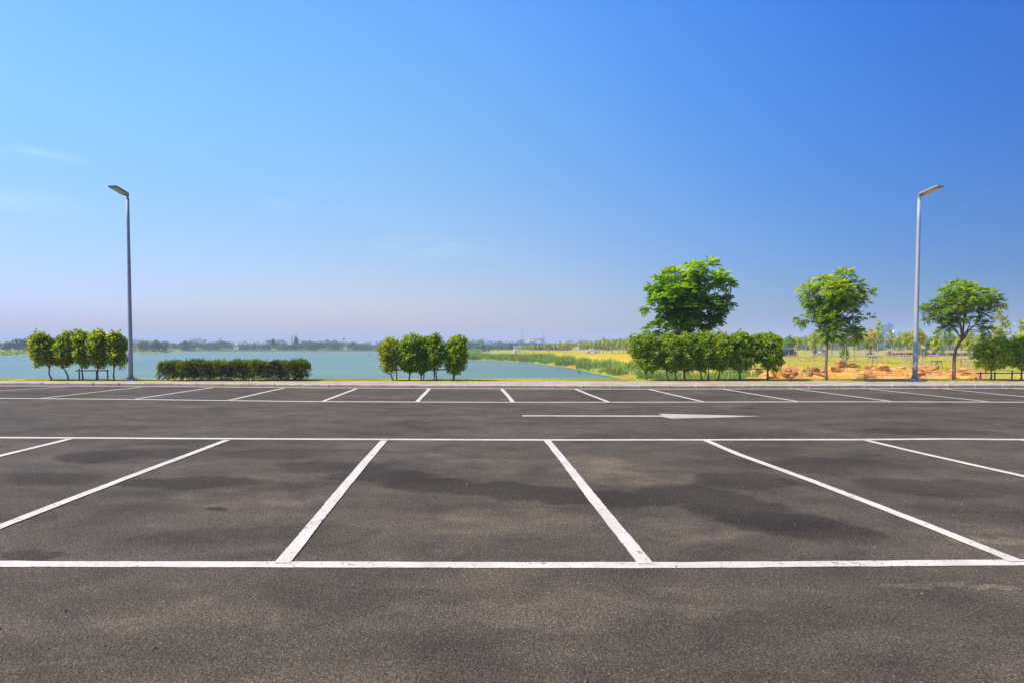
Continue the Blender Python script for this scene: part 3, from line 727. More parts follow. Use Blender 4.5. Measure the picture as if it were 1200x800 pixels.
# ------------------------------------------------------------------ street lamps
def street_lamp(px, label, sgn):
    Y = 22.75; b = at(px, 445.5, Y); t = empty('street_lamp', (b.x, Y, .10), label=label, cat='street lamp', group='tall lamp posts on the verge')
    top = at(px, 233.5, Y).z-.10
    MB().box((0, 0, -.02), (.36, .36, .09)).build('footing', M_conc, t, bevel=.012)
    MB().box((0, 0, .037), (.34, .34, .022)).build('base_plate', M_galv, t, bevel=.004)
    for a in range(4):
        g = MB(); w = a*math.pi/2; g.box((math.cos(w)*.125, math.sin(w)*.125, .11), (.09, .012, .125), M=Matrix.Rotation(w, 3, 'Z'), taper=(.25, 1)); g.build('gusset', M_galv, t)
    for sx in (-1, 1):
        for sy in (-1, 1):
            MB().tube([(sx*.135, sy*.135, .045), (sx*.135, sy*.135, .075)], .024, 6).tube([(sx*.135, sy*.135, .07), (sx*.135, sy*.135, .115)], .011, 6).build('bolt', M_bolt, t)
    n = 9
    MB().tube([(0, 0, .045+(top-.045)*i/(n-1)) for i in range(n)], taper(.085, .056, n), 24).build('pole', M_galv, t, smooth=True)
    MB().tube([(0, 0, top-.01), (0, 0, top+.025)], .062, 20).build('collar', M_galv, t)
    d = MB(); d.box((0, -.080, .75), (.085, .02, .32)); d.build('access_door', M_galv, t, bevel=.006)
    MB().tube([(0, 0, top), (0, 0, top+.11)], .036, 14).tube([(0, .03, top+.11), (0, -.16, top+.135)], .045, 12).build('bracket', M_galvD, t)
    # flat LED head reaching out over the lot
    hd = empty('lamp_head', (0, -.10, top+.16)); hd.parent = t
    hd.rotation_euler = (R(-5), 0, 0)
    bm = MB()
    o = [(-.10, .04), (.10, .04), (.17, -.10), (.17, -.86), (.13, -.93), (-.13, -.93), (-.17, -.86), (-.17, -.10)]
    n0 = len(o)
    for z in (-.035, .035):
        for x, y in o: bm.v.append((x, y, z if y > -.8 else z*.75))
    bm.f = [[i for i in range(n0)][::-1], [n0+i for i in range(n0)]]+[[i, (i+1) % n0, n0+(i+1) % n0, n0+i] for i in range(n0)]
    bm.build('housing', M_galvD, hd, bevel=.008)
    fn = MB()
    for i in range(9): fn.box((-.12+.03*i, -.42, .047), (.008, .6, .028))
    fn.build('cooling_fin', M_galvD, hd)
    MB().box((0, -.50, -.0395), (.27, .68, .012)).build('lens', M_led, hd, bevel=.003)
    # headless part: make the head's mesh carry the children
    return t
street_lamp(153.5, 'dark looking tall grey lamp post beside the clipped hedge, left side', -1)
street_lamp(1072, 'bright grey tall lamp post in front of the boulders, right side', 1)

# ------------------------------------------------------------------ verge grass, weeds, reeds (uncountable)
def blades(name, X, Y, Z, hgt, wd, mat, label, tb=.3, spread=.5, kind='stuff'):
    n = len(X); P = np.stack([X, Y, Z], -1)
    D = nrm(np.array([0, 0, 1.0])+unit(n)*spread*np.array([1, 1, .2])); Nn = nrm(unit(n)*np.array([1, 1, .1])+1e-4)
    return leaf_mesh(name, P, D, Nn, hgt, wd, tb+.6*rng.random(n)+.15*wob(X, Y, 1.7), mat, None, droop=.25, kind=kind, label=label)
n = 60000; X = rng.uniform(-24, 26, n); Y = rng.uniform(22.38, 23.6, n)
den = smooth(wob(X, Y, 1.9)+.55*wob(X, Y, .5, 2), -.45, .25)*np.where((X > -10) & (X < -5.4), 1.3, .75)*np.where((X > -3.2) & (X < 5), .55, 1)
den = np.where(Y < 22.5, den*.35, den); k = rng.random(n) < den; X, Y = X[k], Y[k]
blades('verge_grass', X, Y, height(X, Y)-.005, .03+.045*rng.random(len(X)), .012, M_grass, 'short yellow green grass along the back of the pavement', .12, .8)
# dry litter and weeds at the kerb back and shrub feet
n = 16000; X = rng.uniform(18, 60, n); Y = 24+rng.random(n)**1.3*50; k = rng.random(n) < smooth(wob(X, Y, 3.2)+.5*wob(X, Y, 1.1), .3, .8)*.5*np.where(Y < 60, .35, 1); X, Y = X[k], Y[k]
blades('wild_grass', X, Y, height(X, Y)-.02, .12+.22*rng.random(len(X)), .03, M_dry, 'tufts of wild grass among the boulders and dirt', 0, .7)
# field grass
M_mix = leaf_mat('green yellow grass blades', (.20, .24, .02), (.44, .40, .03), (.62, .48, .07), .35)
n = 90000; Y = 60+rng.random(n)**1.4*200; q_ = rng.uniform(.03, 1.0, n); X = q_*Y; k = (sdf(X, Y) > 5) & ~((Y > 141) & (Y < 158) & (q_ > .5)); X, Y = X[k], Y[k]
k = X/Y < .46
blades('field_grass', X[k], Y[k], height(X[k], Y[k])-.02, .10+.16*rng.random(k.sum()), .05, M_dry, 'dry yellow grass of the field right of the lake', .1, .8)
blades('field_grass', X[~k], Y[~k], height(X[~k], Y[~k])-.02, .08+.12*rng.random((~k).sum()), .05, M_mix, 'short green yellow grass of the field behind the boulders', .0, .8)
# reeds on the right shore
s = []; pl = LAKE[4:17]
for a, b in zip(pl[:-1], pl[1:]):
    a = np.array(a); b = np.array(b); ln = np.linalg.norm(b-a); nn2 = np.array([-(b-a)[1], (b-a)[0]])/ln
    m = int(ln*250); u = rng.random(m); off = -(.5+rng.random(m)**1.5*9)*(1 if True else 0)
    s.append(a+(b-a)*u[:, None]+nn2*off[:, None])
S = np.concatenate(s); k = (sdf(S[:, 0], S[:, 1]) > .3); S = S[k]
cl = wob(S[:, 0], S[:, 1], 3.3)+.7*wob(S[:, 0], S[:, 1], 1.4, 1)+.4*smooth(S[:, 1], 140, 160); k = rng.random(len(S)) < smooth(cl, .0, .4)*.9+.03; S = S[k]; cl = cl[k]
hh = (.5+.9*smooth(cl, .0, .8))*(.6+.6*rng.random(len(S)))*(1+.3*smooth(S[:, 1], 100, 170))
blades('reeds', S[:, 0], S[:, 1], height(S[:, 0], S[:, 1])-.05, hh, .10, M_reed, 'green reeds and tall grass along the right lake shore', 0, .45)
# weeds behind the long row
n = 9000; X = rng.uniform(8, 32, n); Y = rng.uniform(34, 66, n); k = (sdf(X, Y) > 1) & (X/Y < .50) & (rng.random(n) < smooth(wob(X, Y, 2.4), -.2, .3)); X, Y = X[k], Y[k]
blades('bank_weeds', X, Y, height(X, Y)-.05, .6+.8*rng.random(len(X)), .06, M_reed, 'tall green weeds on the bank behind the long shrub row', -.1, .55)

# ------------------------------------------------------------------ boulders
def boulder(seed, sx, sy, sz):
    rd = random.Random(seed); bm = bmesh.new()
    for i in range(17):
        v = Vector([rd.uniform(-1, 1) for _ in range(3)]); m = max(abs(v.x), abs(v.y), abs(v.z)); v = v/m if rd.random() < .5 else v.normalized()*.95
        v = Vector((v.x*rd.uniform(.75, 1), v.y*rd.uniform(.75, 1), v.z*rd.uniform(.8, 1)))
        bm.verts.new((v.x*sx/2, v.y*sy/2, v.z*sz/2))
    r = bmesh.ops.convex_hull(bm, input=bm.verts); bmesh.ops.delete(bm, geom=[g for g in r['geom_interior'] if isinstance(g, bmesh.types.BMVert)], context='VERTS')
    bmesh.ops.dissolve_limit(bm, angle_limit=.25, verts=bm.verts, edges=bm.edges)
    bmesh.ops.bevel(bm, geom=list(bm.edges), offset=min(sx, sy, sz)*.03, segments=1, profile=.6, affect='EDGES', clamp_overlap=True)
    bmesh.ops.triangulate(bm, faces=bm.faces)
    bmesh.ops.subdivide_edges(bm, edges=[e for e in bm.edges if e.calc_length() > min(sx, sy, sz)*.25], cuts=1)
    for v in bm.verts:
        c = v.co; d = .035*min(sx, sy, sz)*(math.sin(c.x*9+seed)+math.sin(c.z*14+seed*2)+math.sin(c.y*8-seed))
        v.co += v.co.normalized()*d
    me = bpy.data.meshes.new('boulder'); bm.to_mesh(me); bm.free(); return me
GRK = 'sandstone boulders in the heap beyond the verge'
def put_rock(px, py, wpx, hpx, Y, mat, label, k):
    hpx *= 1.3; wpx *= 1.1
    for y_ in np.arange(29, 115, .5):
        b_ = at(px, py+hpx*.42, y_)
        if b_.z <= hz(b_.x, y_)+.03: Y = float(y_); break
    p = at(px, py, Y); s = Y/F; top = p.z+hpx*s*.55; bot = min(hz(p.x, Y)-.12, p.z-hpx*s*.5); me = boulder(k, wpx*s, wpx*s*random.uniform(.6, .9), (top-bot)*1.08)
    o = obj('boulder', me, mat, label=label, cat='boulder', group=GRK)
    o.location = (p.x, Y, (top+bot)/2+.06); o.rotation_euler = (random.uniform(-.12, .12), random.uniform(-.12, .12), random.uniform(-.4, .4))
    return o
big = [(999, 441, 24, 8, 37, M_rockO, 'long bright orange boulder right of the feathery tree, at the front'), (1018, 440, 16, 9, 36.5, M_rockO, 'squarish bright orange boulder in front with a dark right face'),
       (978, 434, 20, 8, 42, M_rockO, 'orange boulder just right of the feathery tree trunk'), (985, 427, 12, 8, 48, M_rockB, 'brown cube shaped boulder behind the feathery tree trunk'),
       (927, 431, 26, 8, 44, M_rockP, 'wide pinkish slab with a dark hollow at the left end of the heap'), (953, 436, 14, 9, 40, M_rockB, 'dark sided boulder left of the feathery tree'),
       (1100, 438, 40, 6, 37, M_rockB, 'long tilted brown slab between the right lamp post and the forked tree'), (1122, 434, 20, 5, 40, M_rockO, 'flat orange slab behind the forked tree trunk'),
       (1125, 442, 26, 5, 35, M_rockO, 'low orange slab at the foot of the forked tree'), (1034, 431, 18, 7, 44, M_rockO, 'pale orange boulder behind the squarish front one'),
       (1052, 432, 16, 5, 45, M_rockP, 'flat topped pink rock with a dark underside left of the right lamp post'), (1085, 432, 30, 6, 45, M_rockB, 'shadowed brown boulder just right of the right lamp post'),
       (1031, 442, 14, 4, 35, M_rockP, 'pale grey pink flat stone between front boulders'), (909, 437, 15, 9, 38, M_rockP, 'pale boulder at the right end of the long shrub row'),
       (942, 443, 20, 5, 34.5, M_rockO, 'low yellow orange stone at the front left of the feathery tree'), (998, 428, 18, 4, 50, M_rockB, 'thin dark slab at the back behind the long orange boulder'),
       (886, 437, 14, 9, 38, M_rockP, 'boulder seen between the two right hand shrubs of the long row'), (747, 427, 10, 6, 66, M_rockO, 'lone orange boulder left of the long shrub row by the reeds'),
       (1062, 442, 22, 5, 35, M_rockO, 'orange stone at the foot of the right lamp post'), (1065, 436, 18, 6, 40, M_rockO, 'orange boulder just left of the right lamp post')]
for i, a in enumerate(big): put_rock(*a, 100+i)
rr = random.Random(5)
for i in range(270):
    yy = rr.uniform(0, 1); Y = 33+yy**1.4*28; px = rr.uniform(878, 1142)
    if px > 1080 and Y > 46: continue
    sp = rr.uniform(.5, 1.6) if rr.random() < .8 else rr.uniform(1.2, 1.9)
    X = at(px, 400, Y).x; z0 = hz(X, Y); s = F/Y
    gp = H-(H-z0)  # ground level
    me = boulder(200+i, sp, sp*rr.uniform(.6, .95), sp*rr.uniform(.35, .6)); m = rr.choice([M_rockO, M_rockO, M_rockO, M_rockO, M_rockP, M_rockB, M_rockB])
    o = obj('boulder', me, m, label='smaller loose sandstone rock among the larger boulders of the heap', cat='boulder', group=GRK)
    lift = max(0, (-.62-z0)*.5)*(Y < 44)
    o.location = (X, Y, z0+sp*.16); o.rotation_euler = (rr.uniform(-.2, .2), rr.uniform(-.2, .2), rr.uniform(0, 3))

# ------------------------------------------------------------------ park road and things on it
rd_ = MB(); xs_ = np.linspace(66, 260, 40)
for x in xs_:
    yy = 141.0+3*math.sin(x*.01); rd_.v += [(x, yy, hz(x, yy)+.12), (x, yy+7, hz(x, yy)+.14)]
for i in range(39): rd_.f.append([2*i, 2*i+2, 2*i+3, 2*i+1])
rd_.build('park_road', simple('pale worn road', (.36, .34, .33), .85, 0, .08, .4), kind='structure', label='pale park road beyond the grass field')
def car(px, Y, rz, body_mat, label, kind='suv', z=None):
    x = at(px, 400, Y).x; z0 = hz(x, Y)+.14 if z is None else z
    t = empty('parked_car', (x, Y, z0), rz, label=label, cat='car', group='cars parked in the park')
    h = 1.72 if kind == 'suv' else 1.42
    lo = [(-2.2, .35), (-2.25, .75), (-2.1, .95), (-1.2, 1.02), (1.9, 1.05), (2.2, .9), (2.25, .4), (1.9, .28), (-1.9, .28)]
    b = MB(); b.prism(lo, -.86, .86); bo = b.build('body', body_mat, t, bevel=.06)
    cab = [(-1.15, 1.0), (-.45, h-.08), (-.2, h), (1.35 if kind == 'suv' else .9, h-.02), (1.95 if kind == 'suv' else 1.6, 1.03)]
    b = MB(); b.prism(cab, -.74, .74); b.build('cabin', body_mat, t, bevel=.05)
    b = MB(); ws = [(-.98, 1.06), (-.42, h-.16), (1.25 if kind == 'suv' else .85, h-.14), (1.7 if kind == 'suv' else 1.35, 1.08)]
    b.prism(ws, .70, .752); b.build('side_window', M_glass, t)
    b = MB(); b.prism(ws, -.752, -.70); b.build('side_window', M_glass, t)
    b = MB(); b.box((0, -.80, 1.31 if kind == 'suv' else 1.22), (1.3, .02, .6 if kind == 'suv' else .42), M=Matrix.Rotation(R(-42), 3, 'X')); b.build('windscreen', M_glass, t)
    b = MB(); yb_ = 1.76 if kind == 'suv' else 1.36; b.box((0, yb_, 1.32 if kind == 'suv' else 1.22), (1.25, .02, .48 if kind == 'suv' else .4), M=Matrix.Rotation(R(42), 3, 'X')); b.build('rear_window', M_glass, t)
    for sx in (-1, 1):
        for y in (-1.38, 1.38):
            w = MB().tube([(sx*.68, y, .33), (sx*.89, y, .33)], .33, 18).build('wheel', M_dark, t)
            MB().tube([(sx*.885, y, .33), (sx*.90, y, .33)], .2, 12).build('rim', M_galv, w)
        MB().box((sx*.62, -2.22, .72), (.34, .08, .16)).build('headlight', M_white, t)
        MB().box((sx*.70, 2.2, .82), (.22, .08, .2)).build('tail_light', simple('red lamp', (.5, .02, .02), .3), t)
    return t
car(923, 143.5, R(-75), simple('black car paint', (.012, .014, .022), .15), 'black sport utility car just right of the long shrub row', 'suv')
car(964, 160, R(-36), simple('silver car paint', (.30, .31, .33), .25), 'silver car half hidden behind the feathery tree trunk', 'sedan')
car(694, 205, R(90), simple('white car paint', (.8, .8, .8), .25), 'small white car among the young trees right of the lake', 'sedan', hz(at(694, 400, 205).x, 205))
car(742, 190, R(85), simple('dusty grey car paint', (.30, .27, .27), .3), 'dusty grey car left of the long shrub row, under the trees', 'sedan', hz(at(742, 400, 190).x, 190))

# people --------------------------------------------------------------
M_skin = simple('skin', (.36, .20, .13), .6); M_hair = simple('dark hair', (.015, .012, .01), .6)
M_shirtD = simple('dark shirt', (.03, .03, .045), .8); M_shirtR = simple('maroon shirt', (.16, .03, .03), .8); M_trous = simple('grey trousers', (.08, .08, .09), .8); M_hat = simple('white cap', (.8, .8, .8), .7)
def person(loc, rz, pose, shirt, label, cap=None):
    t = empty('person', loc, rz, label=label, cat='person')
    if pose == 'sit':
        J = dict(pel=(0, .05, .82), che=(0, -.03, 1.18), nek=(0, -.05, 1.38), hed=(0, -.08, 1.52), top=(0, -.08, 1.66),
                 kl=(.16, -.38, .80), al=(.15, -.30, .40), tl=(.15, -.45, .36), kr=(-.16, -.38, .80), ar=(-.15, -.30, .40), tr=(-.15, -.45, .36),
                 sl=(.18, -.04, 1.34), el=(.25, -.25, 1.15), hl=(.24, -.48, 1.10), sr=(-.18, -.04, 1.34), er=(-.25, -.25, 1.15), hr=(-.24, -.48, 1.10))
    else:
        J = dict(pel=(0, 0, .92), che=(0, 0, 1.25), nek=(0, 0, 1.46), hed=(0, -.02, 1.58), top=(0, -.02, 1.72),
                 kl=(.11, -.12, .50), al=(.11, -.10, .08), tl=(.11, -.26, .04), kr=(-.11, .05, .50), ar=(-.11, .22, .10), tr=(-.11, .12, .04),
                 sl=(.19, 0, 1.41), el=(.25, .06, 1.13), hl=(.25, -.04, .88), sr=(-.19, 0, 1.41), er=(-.25, -.06, 1.13), hr=(-.25, -.14, .90))
    E = [('pel', 'che'), ('che', 'nek'), ('nek', 'hed'), ('hed', 'top'), ('pel', 'kl'), ('kl', 'al'), ('al', 'tl'), ('pel', 'kr'), ('kr', 'ar'), ('ar', 'tr'), ('nek', 'sl'), ('sl', 'el'), ('el', 'hl'), ('nek', 'sr'), ('sr', 'er'), ('er', 'hr')]
    RD = dict(pel=.15, che=.15, nek=.06, hed=.10, top=.07, kl=.07, al=.045, tl=.035, kr=.07, ar=.045, tr=.035, sl=.065, el=.045, hl=.032, sr=.065, er=.045, hr=.032)
    ks = list(J); me = bpy.data.meshes.new('body'); me.from_pydata([J[k] for k in ks], [(ks.index(a), ks.index(b)) for a, b in E], [])
    o = obj('body', me, M_skin, t); md = o.modifiers.new('skin', 'SKIN'); 
    for i, k in enumerate(ks): me.skin_vertices[0].data[i].radius = (RD[k], RD[k]*.85)
    me.skin_vertices[0].data[0].use_root = True
    o.modifiers.new('sub', 'SUBSURF').levels = 1; o.modifiers['sub'].render_levels = 2
    b = MB(); b.tube([Vector(J['pel'])+Vector((0, 0, -.06)), J['pel'], J['che'], Vector(J['nek'])-Vector((0, 0, .03))], [.175, .18, .185, .09], 14)
    for s_ in 'lr': b.tube([J['s'+s_], J['e'+s_]], [.08, .062], 10)
    b.build('shirt', shirt, t, smooth=True)
    b = MB()
    for s_ in 'lr': b.tube([Vector(J['pel'])+Vector((0, 0, -.01)), J['k'+s_], J['a'+s_]], [.13, .088, .06], 12)
    b.build('trousers', M_trous, t, smooth=True)
    hd = Vector(J['hed']); b = MB(); b.tube([hd+Vector((0, .02, .02)), hd+Vector((0, .02, .08)), hd+Vector((0, .01, .15)), hd+Vector((0, 0, .175))], [.118, .122, .085, .03], 12)
    b.build('cap' if cap else 'hair', cap or M_hair, t, smooth=True)
    return t
xq = at(1020, 400, 143).x; zq = hz(xq, 143)+.13
person((xq, 143, zq), R(80), 'sit', M_shirtD, 'rider in a dark shirt sitting on the motorcycle on the park road')
mt = empty('motorcycle', (xq, 143, zq), R(80), label='dark red motorcycle with a rider on the park road', cat='motorcycle')
M_mot = simple('dark red enamel', (.15, .02, .02), .3)
for y in (-.62, .60):
    a = [(0, y+math.cos(w)*.26, .30+math.sin(w)*.26) for w in [i*2*math.pi/16 for i in range(17)]]
    w_ = MB().tube(a, .045, 6, False).build('wheel', M_dark, mt); s_ = MB()
    for i in range(6): s_.tube([(0, y, .3), a[i*2+2]], .008, 4)
    s_.build('spokes', M_galv, w_)
MB().tube([(0, -.62, .3), (0, -.45, .95)], .03, 8).tube([(-.3, -.42, 1.0), (0, -.46, .96), (.3, -.42, 1.0)], .016, 8).build('handlebar', M_dark, mt)
MB().box((0, -.05, .48), (.2, .6, .3)).box((0, .45, .6), (.2, .5, .16)).build('body', M_mot, mt, bevel=.04)
MB().box((0, .22, .72), (.22, .72, .09)).build('seat', M_dark, mt, bevel=.03)
xq = at(1040, 400, 141).x
person((xq, 140.2, hz(xq, 140.2)), R(95), 'walk', M_shirtR, 'person in a white cap walking along the park road', M_hat)

# ------------------------------------------------------------------ young park trees
def park_tree(kind):
    r1 = random.Random(kind*7+1); h = 4.6
    t = bpy.data.objects.new('young_tree', None); C.objects.link(t)
    specs = {0: (M_park, [(0, 0, 3.7, .75, .75, .8), (.35, .1, 3.2, .6, .6, .5), (-.4, 0, 3.5, .5, .5, .5), (0, 0, 4.3, .4, .4, .35)], 120),
             1: (M_parkY, [(0, 0, 4.3, .6, .6, .3), (.4, .1, 3.9, .4, .4, .2), (-.5, 0, 4.1, .35, .35, .2), (.1, 0, 3.2, .4, .4, .5)], 60),
             2: (M_park, [(0, 0, 3.1, .5, .5, 1.2), (.1, 0, 4.3, .35, .35, .5), (-.3, 0, 3.0, .4, .4, .5)], 110),
             3: (M_parkG, [(0, 0, 3.4, .9, .9, .9), (.5, 0, 3.0, .6, .6, .5), (-.6, 0, 3.1, .5, .5, .5), (0, 0, 4.2, .5, .5, .4)], 170),
             4: (M_parkG, [(0, 0, 1.0, .55, .55, .9), (0, 0, 1.9, .35, .35, .8), (0, 0, 2.6, .18, .18, .4)], 120),
             5: (M_park, [(0, 0, 4.6, .45, .45, .25), (.5, 0, 4.0, .4, .4, .25), (-.5, 0, 3.7, .5, .4, .3), (.2, 0, 3.2, .5, .5, .3), (-.2, 0, 5.3, .25, .25, .3)], 75)}
    mat, bl, sh = specs[kind]
    P, out, r = in_blobs(bl, sh, .3); per = 7
    P = np.repeat(P, per, 0)+rng.normal(size=(sh*per, 3))*.09; n = len(P); tt = np.repeat(.15+.6*rng.random(sh), per)+rng.normal(size=n)*.1
    leaf_mesh('crown', P, unit(n)+np.array([0, 0, .2]), unit(n)*.7+np.array([0, 0, 1]), .24, .15, tt, mat, t)
    mb = MB()
    top = bl[0][2] if kind != 4 else .8
    mb.tube(bent((0, 0, -.1), (0, 0, top), .02, 5), taper(.075, .03), 7)
    for b in bl[1:]+bl[:1]:
        for _ in range(3):
            mb.tube(bent((0, 0, min(top*.62, b[2]*.7)), (b[0]+random.uniform(-.6, .6)*b[3], b[1]+random.uniform(-.6, .6)*b[4], b[2]+.3*b[5]), .1, 3), taper(.03, .01, 4), 5)
    mb.build('trunk', M_barkP, t)
    return t
protos = [park_tree(k) for k in range(6)]
used = set()
KN = ['pale green young tree', 'young tree with orange yellow leaves', 'narrow pale green young tree', 'fuller dark green young tree', 'small conical dark green tree', 'tall sparse young tree with tiered tufts']
def plant(kind, x, y, s, label, group):
    o = protos[kind] if kind not in used else copy_tree(protos[kind]); used.add(kind)
    o.location = (x, y, hz(x, y)-.02); o.rotation_euler = (0, 0, random.uniform(0, 6.28)); o.scale = (s*random.uniform(.9, 1.15), s*random.uniform(.9, 1.15), s)
    tag(o, label, 'tree', group); return o
def base_Y(py, z=-1.36): return (H-z)*F/(py-HZ)
nearT = [(953, 424, 0, 'pale green young tree on the field left of the feathery tree'), (990, 424.5, 3, 'young tree on stakes right behind the feathery tree crown'), (1022, 426, 1, 'orange leaved young tree with crossed stakes above the motorcycle'),
         (1029, 425, 5, 'tall slim tree with a flat yellow tuft left of the blue towers'), (1062, 428.5, 0, 'thin young tree on stakes left of the right lamp post'), (1097, 431, 2, 'thin young tree on stakes left of the forked tree'),
         (1125, 429, 0, 'young tree just right of the forked tree trunk'), (1135, 432, 2, 'young tree left of the round bush'), (1080, 424, 1, 'bright yellow topped tree directly right of the right lamp post'), (1172, 429, 5, 'tallest yellow green sparse tree behind the round bush'),
         (1198, 430, 5, 'sparse tree cut by the right edge behind the last bush'), (925, 422, 3, 'young tree behind the black car')]
GS = 'pole frames round young trees on the field'
for px, py, k, lb in nearT:
    Y = base_Y(py); x = at(px, py, Y).x; s = {0: 1.0, 1: 1.12, 2: 1.0, 3: 1.05, 5: 1.18}[k]*random.uniform(.92, 1.05)
    if px == 1172: s = 1.38
    plant(k, x, Y, s, lb, 'young trees on the field')
    prop(px, Y, 1.0, None, M_stake if px in (1022, 1097) else M_bamboo, 'four legged pole frame round a young tree by '+({953: 'the left of the field', 990: 'the feathery tree', 1022: 'the motorcycle', 1029: 'the slim tree beside the motorcycle', 1062: 'the left of the right lamp post', 1097: 'the left of the forked tree', 1125: 'the forked tree', 1135: 'the round bush', 1080: 'the right lamp post', 1172: 'the round bush top', 1198: 'the right edge', 925: 'the black car'}[px]), 1.0, GS)
rr = random.Random(21)
for i in range(105):
    Y = rr.uniform(95, 245); px = rr.uniform(905, 1215)
    if 136 < Y < 152: Y += 16
    x = at(px, 400, Y).x; k = rr.choice([0, 0, 0, 0, 2, 2, 2, 3, 3, 4, 5, 5, 1])
    zone = 'beyond the park road' if Y > 145 else 'before the park road'
    plant(k, x, Y, rr.uniform(.85, 1.25), KN[k]+' '+zone, 'young trees in the park')
for i in range(125):
    px = rr.uniform(608, 765); f_ = (px-608)/157
    Y = rr.uniform(205-45*f_, 265-60*f_); x = at(px, 400, Y).x; k = rr.choice([0, 0, 0, 2, 2, 0, 5])
    if sdf(np.array([x]), np.array([Y]))[0] < 12: continue
    plant(k, x, Y, rr.uniform(.85, 1.15)*(.55+.5*f_), KN[k]+' in the grove between lake and shrub row', 'young trees in the grove right of the lake')

# far lamps, sign, kiosk ----------------------------------------------
def far_lamp(px, py, ytop, label, Y=None):
    Y = Y or base_Y(py); x = at(px, py, Y).x; z = hz(x, Y); t = empty('park_lamp', (x, Y, z), label=label, cat='street lamp', group='white lamps in the park')
    h = at(px, ytop, Y).z-z
    MB().tube([(0, 0, -.1), (0, 0, h)], [.11, .07], 10).build('pole', M_galv, t)
    MB().tube([(0, 0, h), (.15, 0, h+.1), (.6, 0, h+.15)], .05, 8).build('arm', M_galv, t)
    MB().box((.85, 0, h+.15), (.9, .4, .16), taper=(.7, .6)).build('lamp_head', M_white, t, bevel=.03)
far_lamp(1139.5, 419, 388, 'white topped lamp post in the park left of the round bush')
far_lamp(1037, 416, 391, 'white topped lamp post below the blue towers', 155)
far_lamp(1098, 414, 396, 'white topped lamp post seen through the forked tree', 190)
Y = 128; p = at(1083, 406, Y); z = hz(p.x, Y); t = empty('park_sign', (p.x, Y, z), label='small white sign board on a post right of the right lamp post', cat='sign')
MB().tube([(0, 0, -.1), (0, 0, p.z-z+.3)], .05, 8).build('post', M_steel, t)
MB().box((-.05, -.05, p.z-z), (.85, .05, .8)).build('board', M_white, t, bevel=.01)
Y = 240; p = at(606, 412, Y); t = empty('kiosk', (p.x, Y, hz(p.x, Y)), label='small white open kiosk with a wide grey roof by the lake grove', cat='kiosk')
for sx in (-1.2, 1.2):
    for sy in (-.9, .9): MB().box((sx, sy, 1.1), (.35, .35, 2.4)).build('pillar', M_bwhite, t)
MB().box((-.4, 0, 1.0), (1.3, 1.6, 2.1)).build('booth', M_bwhite, t)
MB().box((0, 0, 2.5), (3.8, 3.0, .3), taper=(.6, .6)).build('roof', simple('grey brown roof', (.33, .27, .24), .8), t)
# soil bed edging and low brown shrubs by the road
mb_n = 9000; X = rng.uniform(.74, 1.02, mb_n)*152; Y = 152+rng.uniform(-1.3, 1.3, mb_n); k = rng.random(mb_n) < smooth(wob(X, Y, 5), -.5, -.1); X, Y = X[k], Y[k]
P = np.stack([X, Y, height(X, Y)+rng.random(len(X))*.7], -1)
leaf_mesh('red_planting', P, unit(len(P)), unit(len(P)), .3, .16, rng.random(len(P))*.6, leaf_mat('red brown leaves', (.10, .035, .015), (.22, .09, .04), (.3, .18, .05), .2), kind='stuff', label='low red brown planting along the far side of the park road')

# ------------------------------------------------------------------ far woods
def wood(name, spots, label, mat=M_wood, leaf=.8, per=90, kind='stuff', tb=0, **k):
    Ps, Os, Ts = [], [], []
    for (x, y, z, rx, rz_) in spots:
        bl = [(x, y, z, rx, rx, rz_), (x+rx*.5*random.uniform(-1, 1), y, z+rz_*.3, rx*.6, rx*.6, rz_*.7)]
        P, out, r = in_blobs(bl, per, .6, .4, .2); Ps.append(P); Os.append(out); Ts.append(.1+.35*random.random()+.2*rng.random(per)+.15*(out[:, 2] > .4)+tb)
    P = np.concatenate(Ps); out = np.concatenate(Os); T = np.concatenate(Ts); n = len(P)
    s = leaf*(.6+.8*rng.random(n))
    return leaf_mesh(name, P, unit(n)+out*.4, nrm(unit(n)*.6+out+np.array([0, 0, .4])), s, s*.8, T, mat, None, kind=kind, label=label, **k)
rr = random.Random(31)
# far shore
sp = []
for i in range(330):
    px = rr.uniform(-60, 640); Y = rr.uniform(438, 470) if px > 212 else rr.uniform(445, 560); top = 402.5+1.8*math.sin(px*.045)+1.2*math.sin(px*.13+2)+rr.uniform(-.6, 1.2)
    if px < 212: top -= .3
    zt = at(px, top, Y).z; x = at(px, top, Y).x; rz_ = rr.uniform(1.6, 2.6); sp.append((x, Y, zt-rz_, rr.uniform(2.5, 4.5), rz_))
    sp.append((x+rr.uniform(-4, 4), Y-3, -2.0, rr.uniform(2.5, 4), 2.2))
wood('far_shore_wood', sp, 'bluish belt of trees along the far shore of the lake', per=110, leaf=.9)
sp = []
for i in range(190):
    px = rr.uniform(-60, 1300); Y = rr.uniform(560, 640); top = 400.5+1.3*math.sin(px*.03+1)+.8*math.sin(px*.11)+rr.uniform(-.4, 1)
    if px > 700: top -= 2.0
    if px > 880: top -= 1.5
    zt = at(px, top, Y).z; x = at(px, top, Y).x; sp.append((x, Y, zt-3.5, rr.uniform(5, 9), 4))
    sp.append((x+rr.uniform(-4, 4), Y-3, -1, rr.uniform(5, 9), 3.5))
wood('distant_wood', sp, 'hazy wood on the horizon behind the lake and the park', per=100, leaf=1.6)
sp = []
